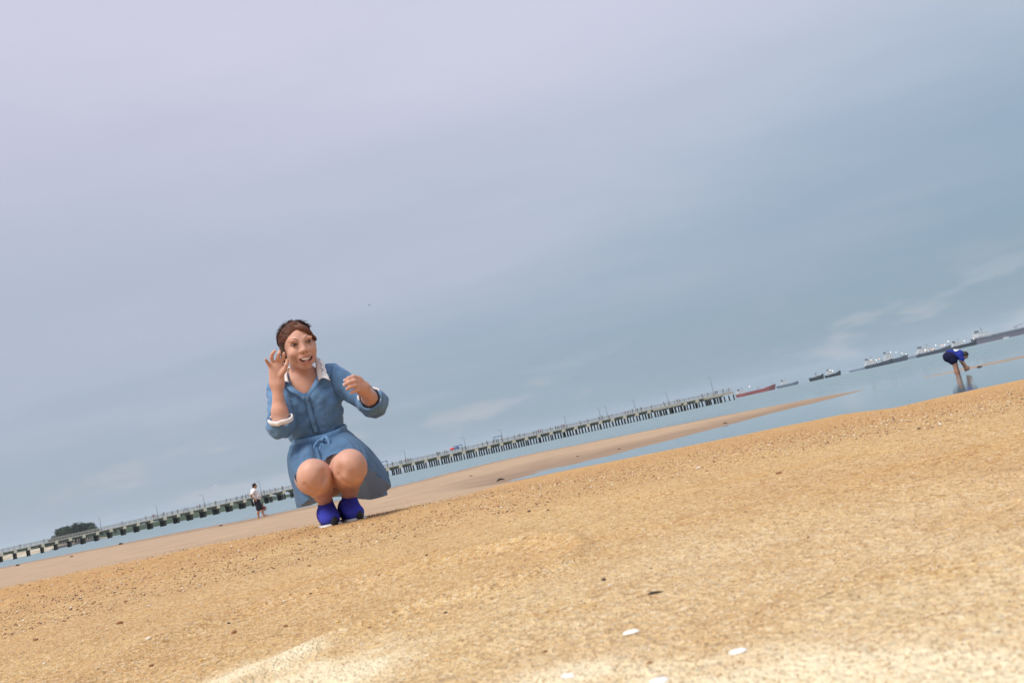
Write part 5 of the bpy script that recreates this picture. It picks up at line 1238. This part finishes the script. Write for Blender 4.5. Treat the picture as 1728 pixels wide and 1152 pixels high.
# loose grit and shell hash: far too many pieces to count
def grit(n, name, label, rmin, rmax, smin, smax, b0, b1, dark):
    rg = np.random.default_rng(n); u = rg.random(n); r = rmin * (rmax / rmin) ** u; b = np.radians(rg.uniform(b0, b1, n))
    x, y = r * np.sin(b), r * np.cos(b); z = land_z(x, y); size = np.exp(rg.uniform(np.log(smin), np.log(smax), n)) * (0.55 + 0.45 * np.minimum(r / 1.5, 2.2))
    keep = z > .03; x, y, z, size, n = x[keep], y[keep], z[keep], size[keep], int(keep.sum())
    base = np.array([(1, 0, 0), (0, 1, 0), (-1, 0, 0), (0, -1, 0), (0, 0, 1), (0, 0, -.6)], float)
    k = rg.uniform(.6, 1.4, (n, 6, 1)); th = rg.uniform(0, 6.28, n); c, s = np.cos(th)[:, None], np.sin(th)[:, None]
    P_ = base[None] * k; P_ = P_ * np.stack([np.ones(n), rg.uniform(.5, 1, n), rg.uniform(.35, .8, n)], -1)[:, None]
    q = np.stack([P_[..., 0] * c - P_[..., 1] * s, P_[..., 0] * s + P_[..., 1] * c, P_[..., 2]], -1) * (size / 2)[:, None, None]
    V = q + np.stack([x, y, z + size * .10], -1)[:, None]
    T = np.array([(0, 1, 4), (1, 2, 4), (2, 3, 4), (3, 0, 4), (1, 0, 5), (2, 1, 5), (3, 2, 5), (0, 3, 5)])
    F = (T[None] + (np.arange(n) * 6)[:, None, None]).reshape(-1, 3)
    o = mesh_obj(name, V.reshape(-1, 3), F, None); pal = np.array([(.56, .37, .17), (.68, .50, .27), (.45, .25, .11), (.80, .70, .54), (.33, .15, .08), (.12, .08, .06), (.86, .80, .70), (.62, .42, .20)])
    w = np.array([.26, .20, .16, .07 - dark, .12 + dark, .03 + dark, .03 - dark * .6, .17]); w /= w.sum(); ci = rg.choice(8, n, p=w); col = pal[ci] * rg.uniform(.85, 1.12, (n, 1))
    a = o.data.color_attributes.new('tint', 'FLOAT_COLOR', 'POINT'); a.data.foreach_set('color', np.concatenate([np.repeat(np.clip(col, 0, .9), 6, 0), np.ones((n * 6, 1))], 1).astype(np.float32).ravel())
    m_ = bpy.data.materials.new(name); m_.use_nodes = True; nt = m_.node_tree; at_ = nt.nodes.new('ShaderNodeAttribute'); at_.attribute_name = 'tint'
    nt.links.new(at_.outputs['Color'], nt.nodes['Principled BSDF'].inputs['Base Color']); nt.nodes['Principled BSDF'].inputs['Roughness'].default_value = .7
    o.data.materials.append(m_); tag(o, label, 'grit', None, 'stuff')
grit(100000, 'sand_grit', 'coarse sand grains and shell hash strewn over the near beach', .42, 3.4, .0008, .0030, -38, 38, .0)
grit(42000, 'shell_hash', 'gravelly shell hash on the beach beyond the woman', 2.0, 15.5, .0020, .0075, -38, 40, .025)

# ------------------------------------------------------------------ sea air
hz = MB().box(-9000, 9000, -400, 9000, -4, 150).build('haze', None)
tag(hz, 'thin sea haze over the water', None, None, 'stuff')
hm = bpy.data.materials.new('haze'); hm.use_nodes = True; nt = hm.node_tree; nt.nodes.clear(); ou = nt.nodes.new('ShaderNodeOutputMaterial'); pv = nt.nodes.new('ShaderNodeVolumePrincipled')
pv.inputs['Color'].default_value = (0.86, 0.93, 1.0, 1); pv.inputs['Density'].default_value = 0.00008; pv.inputs['Anisotropy'].default_value = 0.2
nt.links.new(pv.outputs[0], ou.inputs['Volume']); hz.data.materials.append(hm)
